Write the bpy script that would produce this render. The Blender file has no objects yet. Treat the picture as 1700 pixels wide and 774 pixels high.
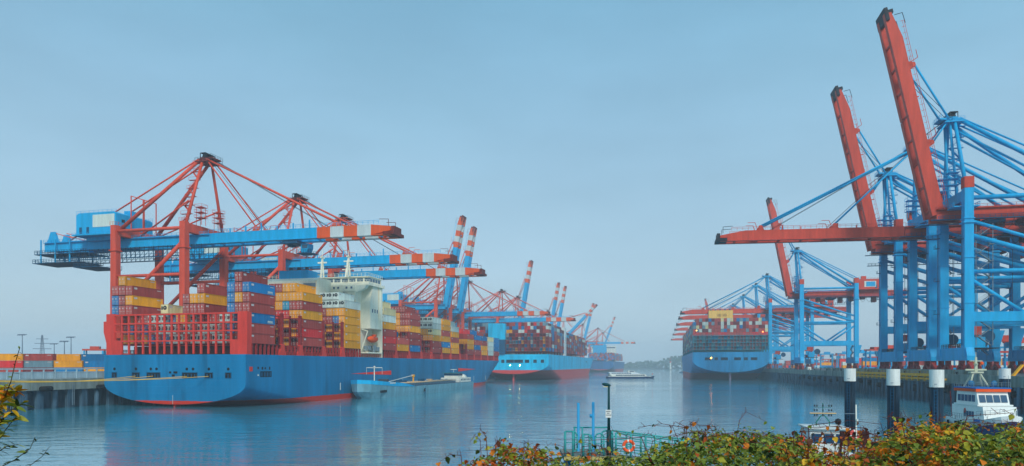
import bpy, bmesh, math, random
from mathutils import Vector, Matrix
random.seed(7)
sc = bpy.context.scene
C = sc.collection

# ------------------------------------------------------------------ camera, sky, sun, exposure
F = 1130.0; CX = 850.0; HY = 607.0; H = 12.0          # focal length in photo pixels, horizon row, eye height (m)
cam = bpy.data.cameras.new('camera'); camo = bpy.data.objects.new('camera', cam); C.objects.link(camo)
cam.sensor_width = 36.0; cam.lens = 36.0 * F / 1700.0
cam.shift_y = (HY - 387.0) / 1700.0
cam.clip_start = 0.2; cam.clip_end = 30000
camo.location = (0, 0, H); camo.rotation_euler = (math.radians(90), 0, 0)
sc.camera = camo
SUN_EL, SUN_AZ = math.radians(38), math.radians(166)   # azimuth clockwise from +Y (the view direction)
w = bpy.data.worlds.new('World'); sc.world = w; w.use_nodes = True
nt = w.node_tree; nt.nodes.clear()
out = nt.nodes.new('ShaderNodeOutputWorld'); bg = nt.nodes.new('ShaderNodeBackground')
sky = nt.nodes.new('ShaderNodeTexSky'); sky.sky_type = 'NISHITA'; sky.sun_disc = False
sky.sun_elevation = SUN_EL; sky.sun_rotation = SUN_AZ
sky.air_density = 1.3; sky.dust_density = 2.2; sky.ozone_density = 2.0; sky.altitude = 0
# a thin even overcast veil over the clear-sky colour
veil = nt.nodes.new('ShaderNodeMix'); veil.data_type = 'RGBA'; veil.blend_type = 'MIX'
veil.inputs[0].default_value = 0.55
tcw = nt.nodes.new('ShaderNodeTexCoord'); nzw = nt.nodes.new('ShaderNodeTexNoise')
nzw.inputs['Scale'].default_value = 1.6; nzw.inputs['Detail'].default_value = 4
mpw = nt.nodes.new('ShaderNodeMapping'); mpw.inputs['Scale'].default_value = (1, 1, 2.6)
mrw = nt.nodes.new('ShaderNodeMapRange'); mrw.inputs[1].default_value = .3; mrw.inputs[2].default_value = .7
mrw.inputs[3].default_value = .68; mrw.inputs[4].default_value = .86
nt.links.new(tcw.outputs['Generated'], mpw.inputs[0]); nt.links.new(mpw.outputs[0], nzw.inputs['Vector'])
nt.links.new(nzw.outputs['Fac'], mrw.inputs[0]); nt.links.new(mrw.outputs[0], veil.inputs[0])
szw = nt.nodes.new('ShaderNodeSeparateXYZ'); rpw = nt.nodes.new('ShaderNodeValToRGB'); vmw = nt.nodes.new('ShaderNodeVectorMath'); vmw.operation = 'SCALE'; vmw.inputs[3].default_value = 10
rpw.color_ramp.elements[0].position = 0.0; rpw.color_ramp.elements[0].color = (.36, .485, .585, 1)      # pale lavender grey low down
rpw.color_ramp.elements[1].position = .5; rpw.color_ramp.elements[1].color = (.16, .375, .53, 1)      # cyan blue higher up
nt.links.new(tcw.outputs['Generated'], szw.inputs[0]); nt.links.new(szw.outputs[2], rpw.inputs[0]); nt.links.new(rpw.outputs[0], vmw.inputs[0]); nt.links.new(vmw.outputs[0], veil.inputs[7])
nt.links.new(sky.outputs[0], veil.inputs[6]); cl = nt.nodes.new('ShaderNodeTexNoise'); cl.inputs['Scale'].default_value = 3.2; cl.inputs['Detail'].default_value = 6; cl.inputs['Roughness'].default_value = .55
cmp_ = nt.nodes.new('ShaderNodeMapping'); cmp_.inputs['Scale'].default_value = (1, 1, 3.2); nt.links.new(tcw.outputs['Generated'], cmp_.inputs[0]); nt.links.new(cmp_.outputs[0], cl.inputs['Vector'])
cmr = nt.nodes.new('ShaderNodeMapRange'); cmr.inputs[1].default_value = .3; cmr.inputs[2].default_value = .7; cmr.inputs[3].default_value = .94; cmr.inputs[4].default_value = 1.06; nt.links.new(cl.outputs['Fac'], cmr.inputs[0])
cvm = nt.nodes.new('ShaderNodeVectorMath'); cvm.operation = 'SCALE'; nt.links.new(veil.outputs[2], cvm.inputs[0]); nt.links.new(cmr.outputs[0], cvm.inputs[3])
nt.links.new(cvm.outputs[0], bg.inputs[0])
bg.inputs[1].default_value = 0.082
nt.links.new(bg.outputs[0], out.inputs[0])
sl = bpy.data.lights.new('sun', 'SUN'); slo = bpy.data.objects.new('sun', sl); C.objects.link(slo)
sl.energy = 1.5; sl.angle = math.radians(12); sl.color = (1.0, 0.95, 0.88)
sd = Vector((math.sin(SUN_AZ) * math.cos(SUN_EL), math.cos(SUN_AZ) * math.cos(SUN_EL), math.sin(SUN_EL)))
slo.rotation_euler = sd.to_track_quat('Z', 'Y').to_euler()
sc.view_settings.view_transform = 'Standard'; sc.view_settings.look = 'None'
sc.view_settings.exposure = 0.72; sc.view_settings.gamma = 1.0
sc.cycles.volume_step_rate = 1.0; sc.cycles.volume_bounces = 4

# ------------------------------------------------------------------ helpers
def lin(c): return tuple(((x / 255) / 12.92 if x / 255 <= .04045 else (((x / 255) + .055) / 1.055) ** 2.4) for x in c)
def pos(px, py, d): return Vector(((px - CX) / F * d, d, H - (py - HY) / F * d))

MATS = {}
def mat(name, rgb, rough=.55, var=.12, streak=True, metal=0.0, scale=.6, rust=0.0, rustcol=(92, 52, 34), spec=.16):
    if name in MATS: return MATS[name]
    m = bpy.data.materials.new(name); m.use_nodes = True; t = m.node_tree; b = t.nodes['Principled BSDF']
    c = lin(rgb)
    tc = t.nodes.new('ShaderNodeNewGeometry'); mp = t.nodes.new('ShaderNodeMapping'); nz = t.nodes.new('ShaderNodeTexNoise')
    mp.inputs['Scale'].default_value = (1, 1, .14) if streak else (1, 1, 1)
    nz.inputs['Scale'].default_value = scale; nz.inputs['Detail'].default_value = 6; nz.inputs['Roughness'].default_value = .65
    t.links.new(tc.outputs['Position'], mp.inputs[0]); t.links.new(mp.outputs[0], nz.inputs['Vector'])
    r = t.nodes.new('ShaderNodeValToRGB'); e = r.color_ramp.elements
    e[0].position = .3; e[1].position = .72
    e[0].color = tuple(x * (1 - 1.6 * var) for x in c) + (1,); e[1].color = tuple(min(.92, x * (1 + var) + .02 * var) for x in c) + (1,)
    t.links.new(nz.outputs['Fac'], r.inputs[0]); o = r.outputs[0]
    if rust > 0:
        n2 = t.nodes.new('ShaderNodeTexNoise'); n2.inputs['Scale'].default_value = scale * 2.3; n2.inputs['Detail'].default_value = 8
        t.links.new(mp.outputs[0], n2.inputs['Vector'])
        k = t.nodes.new('ShaderNodeMapRange'); k.inputs[1].default_value = .58; k.inputs[2].default_value = .74; k.inputs[4].default_value = rust
        t.links.new(n2.outputs['Fac'], k.inputs[0])
        mx = t.nodes.new('ShaderNodeMix'); mx.data_type = 'RGBA'; mx.inputs[7].default_value = lin(rustcol) + (1,)
        t.links.new(k.outputs[0], mx.inputs[0]); t.links.new(o, mx.inputs[6]); o = mx.outputs[2]
    t.links.new(o, b.inputs['Base Color'])
    b.inputs['Roughness'].default_value = rough; b.inputs['Metallic'].default_value = metal
    b.inputs['Specular IOR Level'].default_value = spec
    MATS[name] = m; return m

def hull_mat(name, top, boot, zb, rough=.45):
    """ship paint: top colour, boot-topping below zb (world z, painted waterline), weld-seam and scum streaks"""
    m = mat(name, top, rough, .2, True, scale=.12, rust=.55, rustcol=tuple(int(x * .55) for x in top)); t = m.node_tree; b = t.nodes['Principled BSDF']
    src = b.inputs['Base Color'].links[0].from_socket
    g = t.nodes.new('ShaderNodeNewGeometry'); s = t.nodes.new('ShaderNodeSeparateXYZ'); t.links.new(g.outputs['Position'], s.inputs[0])
    lt = t.nodes.new('ShaderNodeMath'); lt.operation = 'LESS_THAN'; lt.inputs[1].default_value = zb + .25; 
    wn = t.nodes.new('ShaderNodeTexNoise'); wn.inputs['Scale'].default_value = .35; wn.inputs['Detail'].default_value = 5; t.links.new(g.outputs['Position'], wn.inputs['Vector'])
    wa = t.nodes.new('ShaderNodeMath'); wa.operation = 'MULTIPLY_ADD'; wa.inputs[1].default_value = .5; t.links.new(wn.outputs['Fac'], wa.inputs[0]); t.links.new(s.outputs[2], wa.inputs[2]); t.links.new(wa.outputs[0], lt.inputs[0])
    n = t.nodes.new('ShaderNodeTexNoise'); n.inputs['Scale'].default_value = .5; n.inputs['Detail'].default_value = 6; t.links.new(g.outputs['Position'], n.inputs['Vector'])
    rr = t.nodes.new('ShaderNodeValToRGB'); cb = lin(boot)
    rr.color_ramp.elements[0].color = tuple(x * .72 for x in cb) + (1,); rr.color_ramp.elements[1].color = tuple(x * 1.1 for x in cb) + (1,)
    t.links.new(n.outputs['Fac'], rr.inputs[0])
    mx = t.nodes.new('ShaderNodeMix'); mx.data_type = 'RGBA'
    t.links.new(lt.outputs[0], mx.inputs[0]); t.links.new(src, mx.inputs[6]); t.links.new(rr.outputs[0], mx.inputs[7])
    t.links.new(mx.outputs[2], b.inputs['Base Color'])
    # faint plate seams
    wv = t.nodes.new('ShaderNodeTexWave'); wv.bands_direction = 'Z'; wv.inputs['Scale'].default_value = .16; wv.wave_profile = 'SAW'
    t.links.new(g.outputs['Position'], wv.inputs['Vector'])
    bp = t.nodes.new('ShaderNodeBump'); bp.inputs['Strength'].default_value = .35; bp.inputs['Distance'].default_value = .2
    t.links.new(wv.outputs['Fac'], bp.inputs['Height']); t.links.new(bp.outputs[0], b.inputs['Normal'])
    return m

def emat(name, rgb, strength):
    m = bpy.data.materials.new(name); m.use_nodes = True; b = m.node_tree.nodes['Principled BSDF']
    b.inputs['Emission Color'].default_value = lin(rgb) + (1,); b.inputs['Emission Strength'].default_value = strength
    b.inputs['Base Color'].default_value = lin(rgb) + (1,); return m

class MB:
    def __init__(s): s.v = []; s.f = []; s.m = []; s.T = None
    def _add(s, vs, fs, mi=0):
        o = len(s.v)
        s.v += [tuple(s.T(Vector(p))) if s.T else tuple(p) for p in vs]
        for f in fs: s.f.append([i + o for i in f]); s.m.append(mi)
        return s
    def box(s, x0, x1, y0, y1, z0, z1, mi=0):
        return s._add([(x0, y0, z0), (x1, y0, z0), (x1, y1, z0), (x0, y1, z0), (x0, y0, z1), (x1, y0, z1), (x1, y1, z1), (x0, y1, z1)],
                      [(3, 2, 1, 0), (4, 5, 6, 7), (0, 1, 5, 4), (1, 2, 6, 5), (2, 3, 7, 6), (3, 0, 4, 7)], mi)
    def cbox(s, c, d, mi=0):
        return s.box(c[0] - d[0] / 2, c[0] + d[0] / 2, c[1] - d[1] / 2, c[1] + d[1] / 2, c[2] - d[2] / 2, c[2] + d[2] / 2, mi)
    def frame(s, p, q):
        p = Vector(p); q = Vector(q); a = (q - p).normalized()
        u = Vector((0, 0, 1)) if abs(a.z) < .95 else Vector((1, 0, 0))
        r = a.cross(u).normalized(); return p, q, r, r.cross(a).normalized()
    def beam(s, p, q, wd, ht, mi=0, w2=None, h2=None):
        p, q, r, u = s.frame(p, q); w2 = wd if w2 is None else w2; h2 = ht if h2 is None else h2; vs = []
        for c, a, b in ((p, wd, ht), (q, w2, h2)):
            vs += [c - r * a / 2 - u * b / 2, c + r * a / 2 - u * b / 2, c + r * a / 2 + u * b / 2, c - r * a / 2 + u * b / 2]
        return s._add(vs, [(0, 1, 2, 3), (7, 6, 5, 4), (0, 4, 5, 1), (1, 5, 6, 2), (2, 6, 7, 3), (3, 7, 4, 0)], mi)
    def tube(s, p, q, r1, n=8, r2=None, mi=0, cap=True):
        p, q, r, u = s.frame(p, q); r2 = r1 if r2 is None else r2; vs = []; fs = []
        for c, R in ((p, r1), (q, r2)):
            for i in range(n):
                a = 2 * math.pi * i / n; vs.append(c + r * math.cos(a) * R + u * math.sin(a) * R)
        for i in range(n): j = (i + 1) % n; fs.append((i, j, n + j, n + i))
        if cap: fs += [tuple(range(n - 1, -1, -1)), tuple(range(n, 2 * n))]
        return s._add(vs, fs, mi)
    def path(s, pts, r, n=6, mi=0):
        for a, b in zip(pts[:-1], pts[1:]): s.tube(a, b, r, n, mi=mi)
        return s
    def prism(s, poly, z0, z1, mi=0):
        n = len(poly); vs = [(x, y, z0) for x, y in poly] + [(x, y, z1) for x, y in poly]
        return s._add(vs, [tuple(range(n - 1, -1, -1)), tuple(range(n, 2 * n))] + [(i, (i + 1) % n, n + (i + 1) % n, n + i) for i in range(n)], mi)
    def prism_y(s, poly, y0, y1, mi=0):          # polygon in x,z extruded along y
        n = len(poly); vs = [(x, y0, z) for x, z in poly] + [(x, y1, z) for x, z in poly]
        return s._add(vs, [tuple(range(n)), tuple(range(2 * n - 1, n - 1, -1))] + [(i, n + i, n + (i + 1) % n, (i + 1) % n) for i in range(n)], mi)
    def prism_x(s, poly, x0, x1, mi=0):          # polygon in y,z extruded along x
        n = len(poly); vs = [(x0, y, z) for y, z in poly] + [(x1, y, z) for y, z in poly]
        return s._add(vs, [tuple(range(n - 1, -1, -1)), tuple(range(n, 2 * n))] + [(i, (i + 1) % n, n + (i + 1) % n, n + i) for i in range(n)], mi)
    def ball(s, c, r, n=8, mi=0, sz=1.0):
        vs = []; fs = []; k = n // 2
        for i in range(k + 1):
            th = math.pi * i / k
            for j in range(n): a = 2 * math.pi * j / n; vs.append((c[0] + r * math.sin(th) * math.cos(a), c[1] + r * math.sin(th) * math.sin(a), c[2] + r * sz * math.cos(th)))
        for i in range(k):
            for j in range(n): q = (j + 1) % n; fs.append((i * n + j, (i + 1) * n + j, (i + 1) * n + q, i * n + q))
        return s._add(vs, fs, mi)
    def torus(s, c, R, r, ax='y', n=20, k=8, mi=0, segs=None):
        vs = []; fs = []; ms = []
        for i in range(n):
            a = 2 * math.pi * i / n
            for j in range(k):
                b = 2 * math.pi * j / k; d = R + r * math.cos(b); h = r * math.sin(b)
                p = (d * math.cos(a), h, d * math.sin(a)) if ax == 'y' else (h, d * math.cos(a), d * math.sin(a))
                vs.append((c[0] + p[0], c[1] + p[1], c[2] + p[2]))
        o = len(s.f)
        for i in range(n):
            for j in range(k):
                i2 = (i + 1) % n; j2 = (j + 1) % k; fs.append((i * k + j, i * k + j2, i2 * k + j2, i2 * k + j)); ms.append(segs(i) if segs else mi)
        s._add(vs, fs, mi); s.m[o:] = ms; return s
    def mesh(s, name, mats, smooth=False):
        me = bpy.data.meshes.new(name); me.from_pydata(s.v, [], s.f)
        for m in (mats if isinstance(mats, (list, tuple)) else [mats]): me.materials.append(m)
        if any(s.m): me.polygons.foreach_set('material_index', s.m)
        if smooth: me.polygons.foreach_set('use_smooth', [True] * len(me.polygons))
        me.update(); return me
    def build(s, name, mats, parent=None, smooth=False):
        return link(name, s.mesh(name, mats, smooth), parent)

def link(name, me, parent=None):
    o = bpy.data.objects.new(name, me); C.objects.link(o)
    if parent: o.parent = parent
    return o
def tag(o, label, cat, group=None, kind=None):
    if label: o['label'] = label
    if cat: o['category'] = cat
    if group: o['group'] = group
    if kind: o['kind'] = kind
    return o
def thing(name, loc, rz, label, cat, group=None):
    o = bpy.data.objects.new(name, None); C.objects.link(o); o.empty_display_size = .5
    o.location = loc; o.rotation_euler = (0, 0, rz); return tag(o, label, cat, group)
def fixn(o):
    bm = bmesh.new(); bm.from_mesh(o.data); bmesh.ops.recalc_face_normals(bm, faces=bm.faces); bm.to_mesh(o.data); bm.free(); return o

ORD = ['first', 'second', 'third', 'fourth', 'fifth', 'sixth', 'seventh', 'eighth', 'ninth', 'tenth', 'eleventh', 'twelfth',
       'thirteenth', 'fourteenth', 'fifteenth', 'sixteenth', 'seventeenth', 'eighteenth', 'nineteenth', 'twentieth']

# ------------------------------------------------------------------ palette
M_crane_red = mat('crane_red_paint', (214, 80, 56), .5, .14, rust=.3, rustcol=(120, 50, 40))
M_girder_blue = mat('crane_blue_paint', (0, 164, 218), .5, .12, rust=.12, rustcol=(0, 70, 120))
M_boom_orange = mat('boom_orange_red', (220, 88, 36), .5, .12)
M_boom_white = mat('boom_white', (188, 202, 202), .5, .12)
M_boom_red = mat('boom_red', (198, 68, 46), .5, .14, rust=.2, rustcol=(110, 40, 32))
M_dark = mat('dark_machinery', (34, 40, 48), .6, .2)
M_darkblue = mat('dark_blue_steel', (8, 80, 116), .6, .2)
M_cable = mat('steel_cable', (46, 44, 50), .6, .1)
M_bogie = mat('bogie_red', (150, 48, 44), .6, .25, rust=.3)
M_white = mat('white_paint', (216, 220, 208), .5, .1, rust=.25, rustcol=(190, 150, 90))
M_grey = mat('grey_steel', (120, 140, 150), .5, .15)
M_glass = mat('dark_glass', (26, 76, 108), .08, .1, spec=.8)
M_black = mat('black_rubber', (20, 22, 26), .7, .2)
M_yellow = mat('yellow_steel', (246, 170, 18), .5, .15, rust=.15)
M_orange = mat('rescue_orange', (236, 88, 30), .5, .08)
M_concrete = mat('quay_concrete', (132, 144, 138), .85, .35, rust=.75, rustcol=(112, 116, 44), scale=.35)
M_asphalt = mat('quay_paving', (92, 98, 102), .9, .25, streak=False)
M_pile = mat('pile_steel', (66, 98, 118), .7, .4, rust=.5, rustcol=(28, 40, 40))

# ------------------------------------------------------------------ water, bank, far shore, quays
def water():
    m = bpy.data.materials.new('harbour_water'); m.use_nodes = True; t = m.node_tree; b = t.nodes['Principled BSDF']
    b.inputs['Base Color'].default_value = (.05, .28, .38, 1); b.inputs['Roughness'].default_value = .03; b.inputs['IOR'].default_value = 1.7
    g = t.nodes.new('ShaderNodeNewGeometry')
    def nz(sx, sy, scale, det, rot=0):
        mp = t.nodes.new('ShaderNodeMapping'); mp.inputs['Scale'].default_value = (sx, sy, 1); mp.inputs['Rotation'].default_value = (0, 0, rot)
        n = t.nodes.new('ShaderNodeTexNoise'); n.inputs['Scale'].default_value = scale; n.inputs['Detail'].default_value = det; n.inputs['Roughness'].default_value = .6
        t.links.new(g.outputs['Position'], mp.inputs[0]); t.links.new(mp.outputs[0], n.inputs['Vector']); return n.outputs['Fac']
    a = nz(.42, 1, .26, 3, .1); c = nz(.6, 1, 1.3, 3, -.15); pt = nz(.4, 1, .012, 3, .1)
    mr = t.nodes.new('ShaderNodeMapRange'); mr.inputs[1].default_value = .38; mr.inputs[2].default_value = .62; mr.inputs[3].default_value = .35; mr.inputs[4].default_value = 1.0
    t.links.new(pt, mr.inputs[0])
    ad = t.nodes.new('ShaderNodeMath'); ad.operation = 'MULTIPLY_ADD'; ad.inputs[1].default_value = .24; t.links.new(c, ad.inputs[0]); t.links.new(a, ad.inputs[2])
    ml = t.nodes.new('ShaderNodeMath'); ml.operation = 'MULTIPLY'; t.links.new(ad.outputs[0], ml.inputs[0]); t.links.new(mr.outputs[0], ml.inputs[1])
    bp = t.nodes.new('ShaderNodeBump'); bp.inputs['Strength'].default_value = 1.0; bp.inputs['Distance'].default_value = .22
    t.links.new(ml.outputs[0], bp.inputs['Height']); t.links.new(bp.outputs[0], b.inputs['Normal'])
    mb = MB(); mb._add([(-9000, -300, 0), (9000, -300, 0), (9000, 12000, 0), (-9000, 12000, 0)], [(0, 1, 2, 3)])
    tag(mb.build('water', m), None, None, kind='structure')
water()

def bank():
    m = mat('bank_soil', (58, 50, 36), .95, .4, False, scale=2.5, rust=.5, rustcol=(52, 62, 30))
    mb = MB(); N = 60; ys = [-20, -8, -2, 1, 3, 5, 8, 11, 15, 19, 23, 27, 31]
    zs = [10.3, 10.3, 10.35, 10.3, 10.15, 9.9, 9.3, 8.3, 6.4, 4.2, 2.0, -.2, -2.5]
    vs = []; fs = []
    for j, y in enumerate(ys):
        for i in range(N + 1):
            x = -70 + 140 * i / N; vs.append((x, y + .5 * math.sin(x * .7 + j), zs[j] + .08 * math.sin(x * 2.1 + j * 1.7) + (.05 * random.random())))
    for j in range(len(ys) - 1):
        for i in range(N): a = j * (N + 1) + i; fs.append((a, a + 1, a + N + 2, a + N + 1))
    mb._add(vs, fs); tag(mb.build('bank_ground', m, smooth=True), None, None, kind='structure')
bank()

def far_shore():
    m = mat('far_shore_soil', (60, 70, 60), .9, .3, False, scale=.02)
    mb = MB(); mb.prism([(-1200, 2300), (300, 2350), (900, 2420), (2400, 2300), (2400, 4200), (-1200, 4200)], -2, 3)
    tag(mb.build('far_shore_ground', m), None, None, kind='structure')
    lm = mat('far_tree_leaf', (56, 74, 44), .9, .4, False, scale=.03)
    mb = MB()                                        # the far wood reads as one mass: thousands of leaf clumps
    rnd = random.Random(3)
    for k in range(4200):
        x = rnd.uniform(-250, 1300); y = rnd.uniform(2360, 2520)
        h = 3 + rnd.random() ** .7 * (24 + 10 * math.sin(x * .011) + 6 * math.sin(x * .043 + 1) + (9 if 480 < x < 640 else 0))
        r = rnd.uniform(3, 7); n = Vector((rnd.uniform(-1, 1), -1, rnd.uniform(-.2, 1))).normalized()
        u = n.orthogonal().normalized(); v = n.cross(u); c = Vector((x, y, h))
        mb._add([c + u * r, c + v * r * .8 + n * r * .3, c - u * r * .9, c - v * r], [(0, 1, 2, 3)])
    tag(mb.build('far_wood', lm), 'low hazy wooded shoreline across the far end of the harbour', 'trees', kind='stuff')
far_shore()

LQ = lambda y: -176 + .253 * y
RQ = lambda y: 90 + .22 * y
LZ, RZ = 8.2, 9.2
def quays():
    # left quay body
    edge = [(LQ(110), 110), (LQ(204), 204), (LQ(360), 360), (-52, 549), (-37, 625), (-7, 708), (12, 771), (56, 978), (70, 1019), (140, 1300), (330, 2100)]
    mb = MB(); mb.prism([(x - 1.2, y) for x, y in edge] + [(-900, 2100), (-900, 110)], LZ - .4, LZ)
    q = tag(mb.build('left_quay', M_asphalt), None, None, kind='structure')
    cap = MB()
    for (a, b) in zip(edge[:-1], edge[1:]): cap.beam((a[0] - .65, a[1], LZ - 1.45), (b[0] - .65, b[1], LZ - 1.45), 1.3, 3.1)
    cap.build('concrete_edge_beam', M_concrete, q)
    back = MB()
    for (a, b) in zip(edge[:-1], edge[1:]): back.beam((a[0] - 4.5, a[1], 2.2), (b[0] - 4.5, b[1], 2.2), 1, 7)
    back.build('retaining_wall', M_pile, q)
    pm = MB().tube((0, 0, -2), (0, 0, LZ - 2.9), .75, 12).mesh('pile', M_pile, True)
    pm2 = MB().box(-.55, .55, -.9, .9, -2, LZ - 2.95).mesh('pile', M_pile)
    for i in range(34):
        y = 150 + i * 4.6; o = link('pile', pm2 if i % 3 else pm, q); o.location = (LQ(y) - 1.1, y, 0); o.rotation_euler = (0, 0, math.radians(-14))
    lad = MB()
    for dx in (-.3, .3): lad.tube((dx, 0, 0), (dx, 0, 6), .06, 6)
    for k in range(14): lad.tube((-.3, 0, .3 + k * .42), (.3, 0, .3 + k * .42), .04, 5)
    lm = lad.mesh('ladder', M_grey)
    for y in (178, 196): o = link('ladder', lm, q); o.location = (LQ(y) + .12, y, .6); o.rotation_euler = (0, 0, math.radians(76))
    fm = MB().tube((0, -1.6, 0), (0, 1.6, 0), .7, 12).mesh('fender', M_black, True)
    for y in (168, 187, 205): o = link('fender', fm, q); o.location = (LQ(y) + .75, y, 5.6); o.rotation_euler = (0, 0, math.radians(-14))
    # right quay body
    pts = [(RQ(y), y) for y in (120, 260, 420, 700, 1100, 2100)]
    mb = MB(); mb.prism([(x + 1.6, y) for x, y in reversed(pts)] + [(900, 120), (1500, 2100)], RZ - .4, RZ)
    q = tag(fixn(mb.build('right_quay', M_asphalt)), None, None, kind='structure')
    cap = MB()
    for a, b in zip(pts[:-1], pts[1:]): cap.beam((a[0] + .8, a[1], RZ - 1.35), (b[0] + .8, b[1], RZ - 1.35), 1.6, 2.9)
    cap.build('concrete_edge_beam', M_concrete, q)
    sp = MB()                                            # sheet piling with real ribs
    y = 125.0; k = 0
    while y < 640:
        x = RQ(y)
        sp.box(x + (.35 if k % 2 else .95), x + 2, y, y + 1.12, -2, RZ - 2.85); y += 1.12; k += 1
    sp.box(RQ(640) + .6, RQ(640) + 2, 640, 640.5, -2, RZ - 2.85)
    sp.beam((RQ(640) + 1.2, 640, 2), (RQ(2100) + 1.2, 2100, 2), 1.5, 9)
    sp.build('sheet_piling', M_pile, q)
    pm = MB().tube((0, 0, -2), (0, 0, RZ - 2.7), .5, 10).mesh('pile', M_pile, True)
    fm = MB().tube((0, -1.1, 0), (0, 1.1, 0), .95, 14).mesh('fender', M_black, True)
    fm2 = MB().tube((0, 0, -1.2), (0, 0, 1.2), .8, 14).mesh('fender', M_black, True)
    for i in range(46):
        y = 150 + i * 8.4; o = link('pile', pm, q); o.location = (RQ(y) - .35, y, 0)
        if y < 420: o = link('pile', pm, q); o.location = (RQ(y + 4.2) - .25, y + 4.2, 0)
    for i in range(22):
        y = 160 + i * 13.2; o = link('fender', fm if i % 2 else fm2, q); o.location = (RQ(y) - .9, y, 4.2 + (i % 3) * .5); o.rotation_euler = (0, 0, math.radians(-12.4))
    for i in range(26):                                  # bollards
        y = 150 + i * 15; b = MB().tube((0, 0, 0), (0, 0, .55), .22, 10).tube((0, 0, .5), (0, 0, .75), .36, 10)
        if i == 0: bm_ = b.mesh('bollard', M_dark, True)
        o = link('bollard', bm_, q); o.location = (RQ(y) + 1.0, y, RZ + .1)
    # parapet wall panels along the back of the apron
    for i in range(14):
        y = 186 + i * 14; pn = MB().box(-.15, .15, 0, 13.2, 0, 1.5).build('parapet_panel', M_concrete, q)
        pn.location = (RQ(y) + 1.9, y, RZ + .02); pn.rotation_euler = (0, 0, math.radians(-12.4))
quays()

# ------------------------------------------------------------------ ship-to-shore gantry cranes
def rails(mb, p, q, h=1.1, step=2.4, r=.05):
    """a handrail from p to q (foot points)"""
    p = Vector(p); q = Vector(q); n = max(1, int((q - p).length / step)); up = Vector((0, 0, h))
    for i in range(n + 1): a = p.lerp(q, i / n); mb.beam(a, a + up, r * 1.6, r * 1.6)
    mb.beam(p + up, q + up, r * 1.6, r * 1.6); mb.beam(p + up * .55, q + up * .55, r * 1.2, r * 1.2)

BOGIE = {}
def bogie_mesh():
    if BOGIE: return BOGIE['m']
    mb = MB()
    for s in (-1, 1):                       # rocker pair along local y
        mb.prism_x([(s * .3, 2.9), (s * 4.2, 1.55), (s * 4.2, 1.2), (s * 2.4, 1.15), (s * .3, 2.0)][::s], -.5, .5)
        for t in (-1, 1):
            c = s * 2.5 + t * 1.15
            mb.prism_x([(c - .95, .45), (c + .95, .45), (c + .75, 1.0), (c + .2, 1.5), (c - .2, 1.5), (c - .75, 1.0)], -.42, .42)
            for w_ in (-.5, .5): mb.tube((-.3, c + w_, .42), (.3, c + w_, .42), .42, 10)
    mb.box(-.7, .7, -.7, .7, 1.9, 3.4)
    BOGIE['m'] = mb.mesh('bogie', M_bogie); return BOGIE['m']

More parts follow.
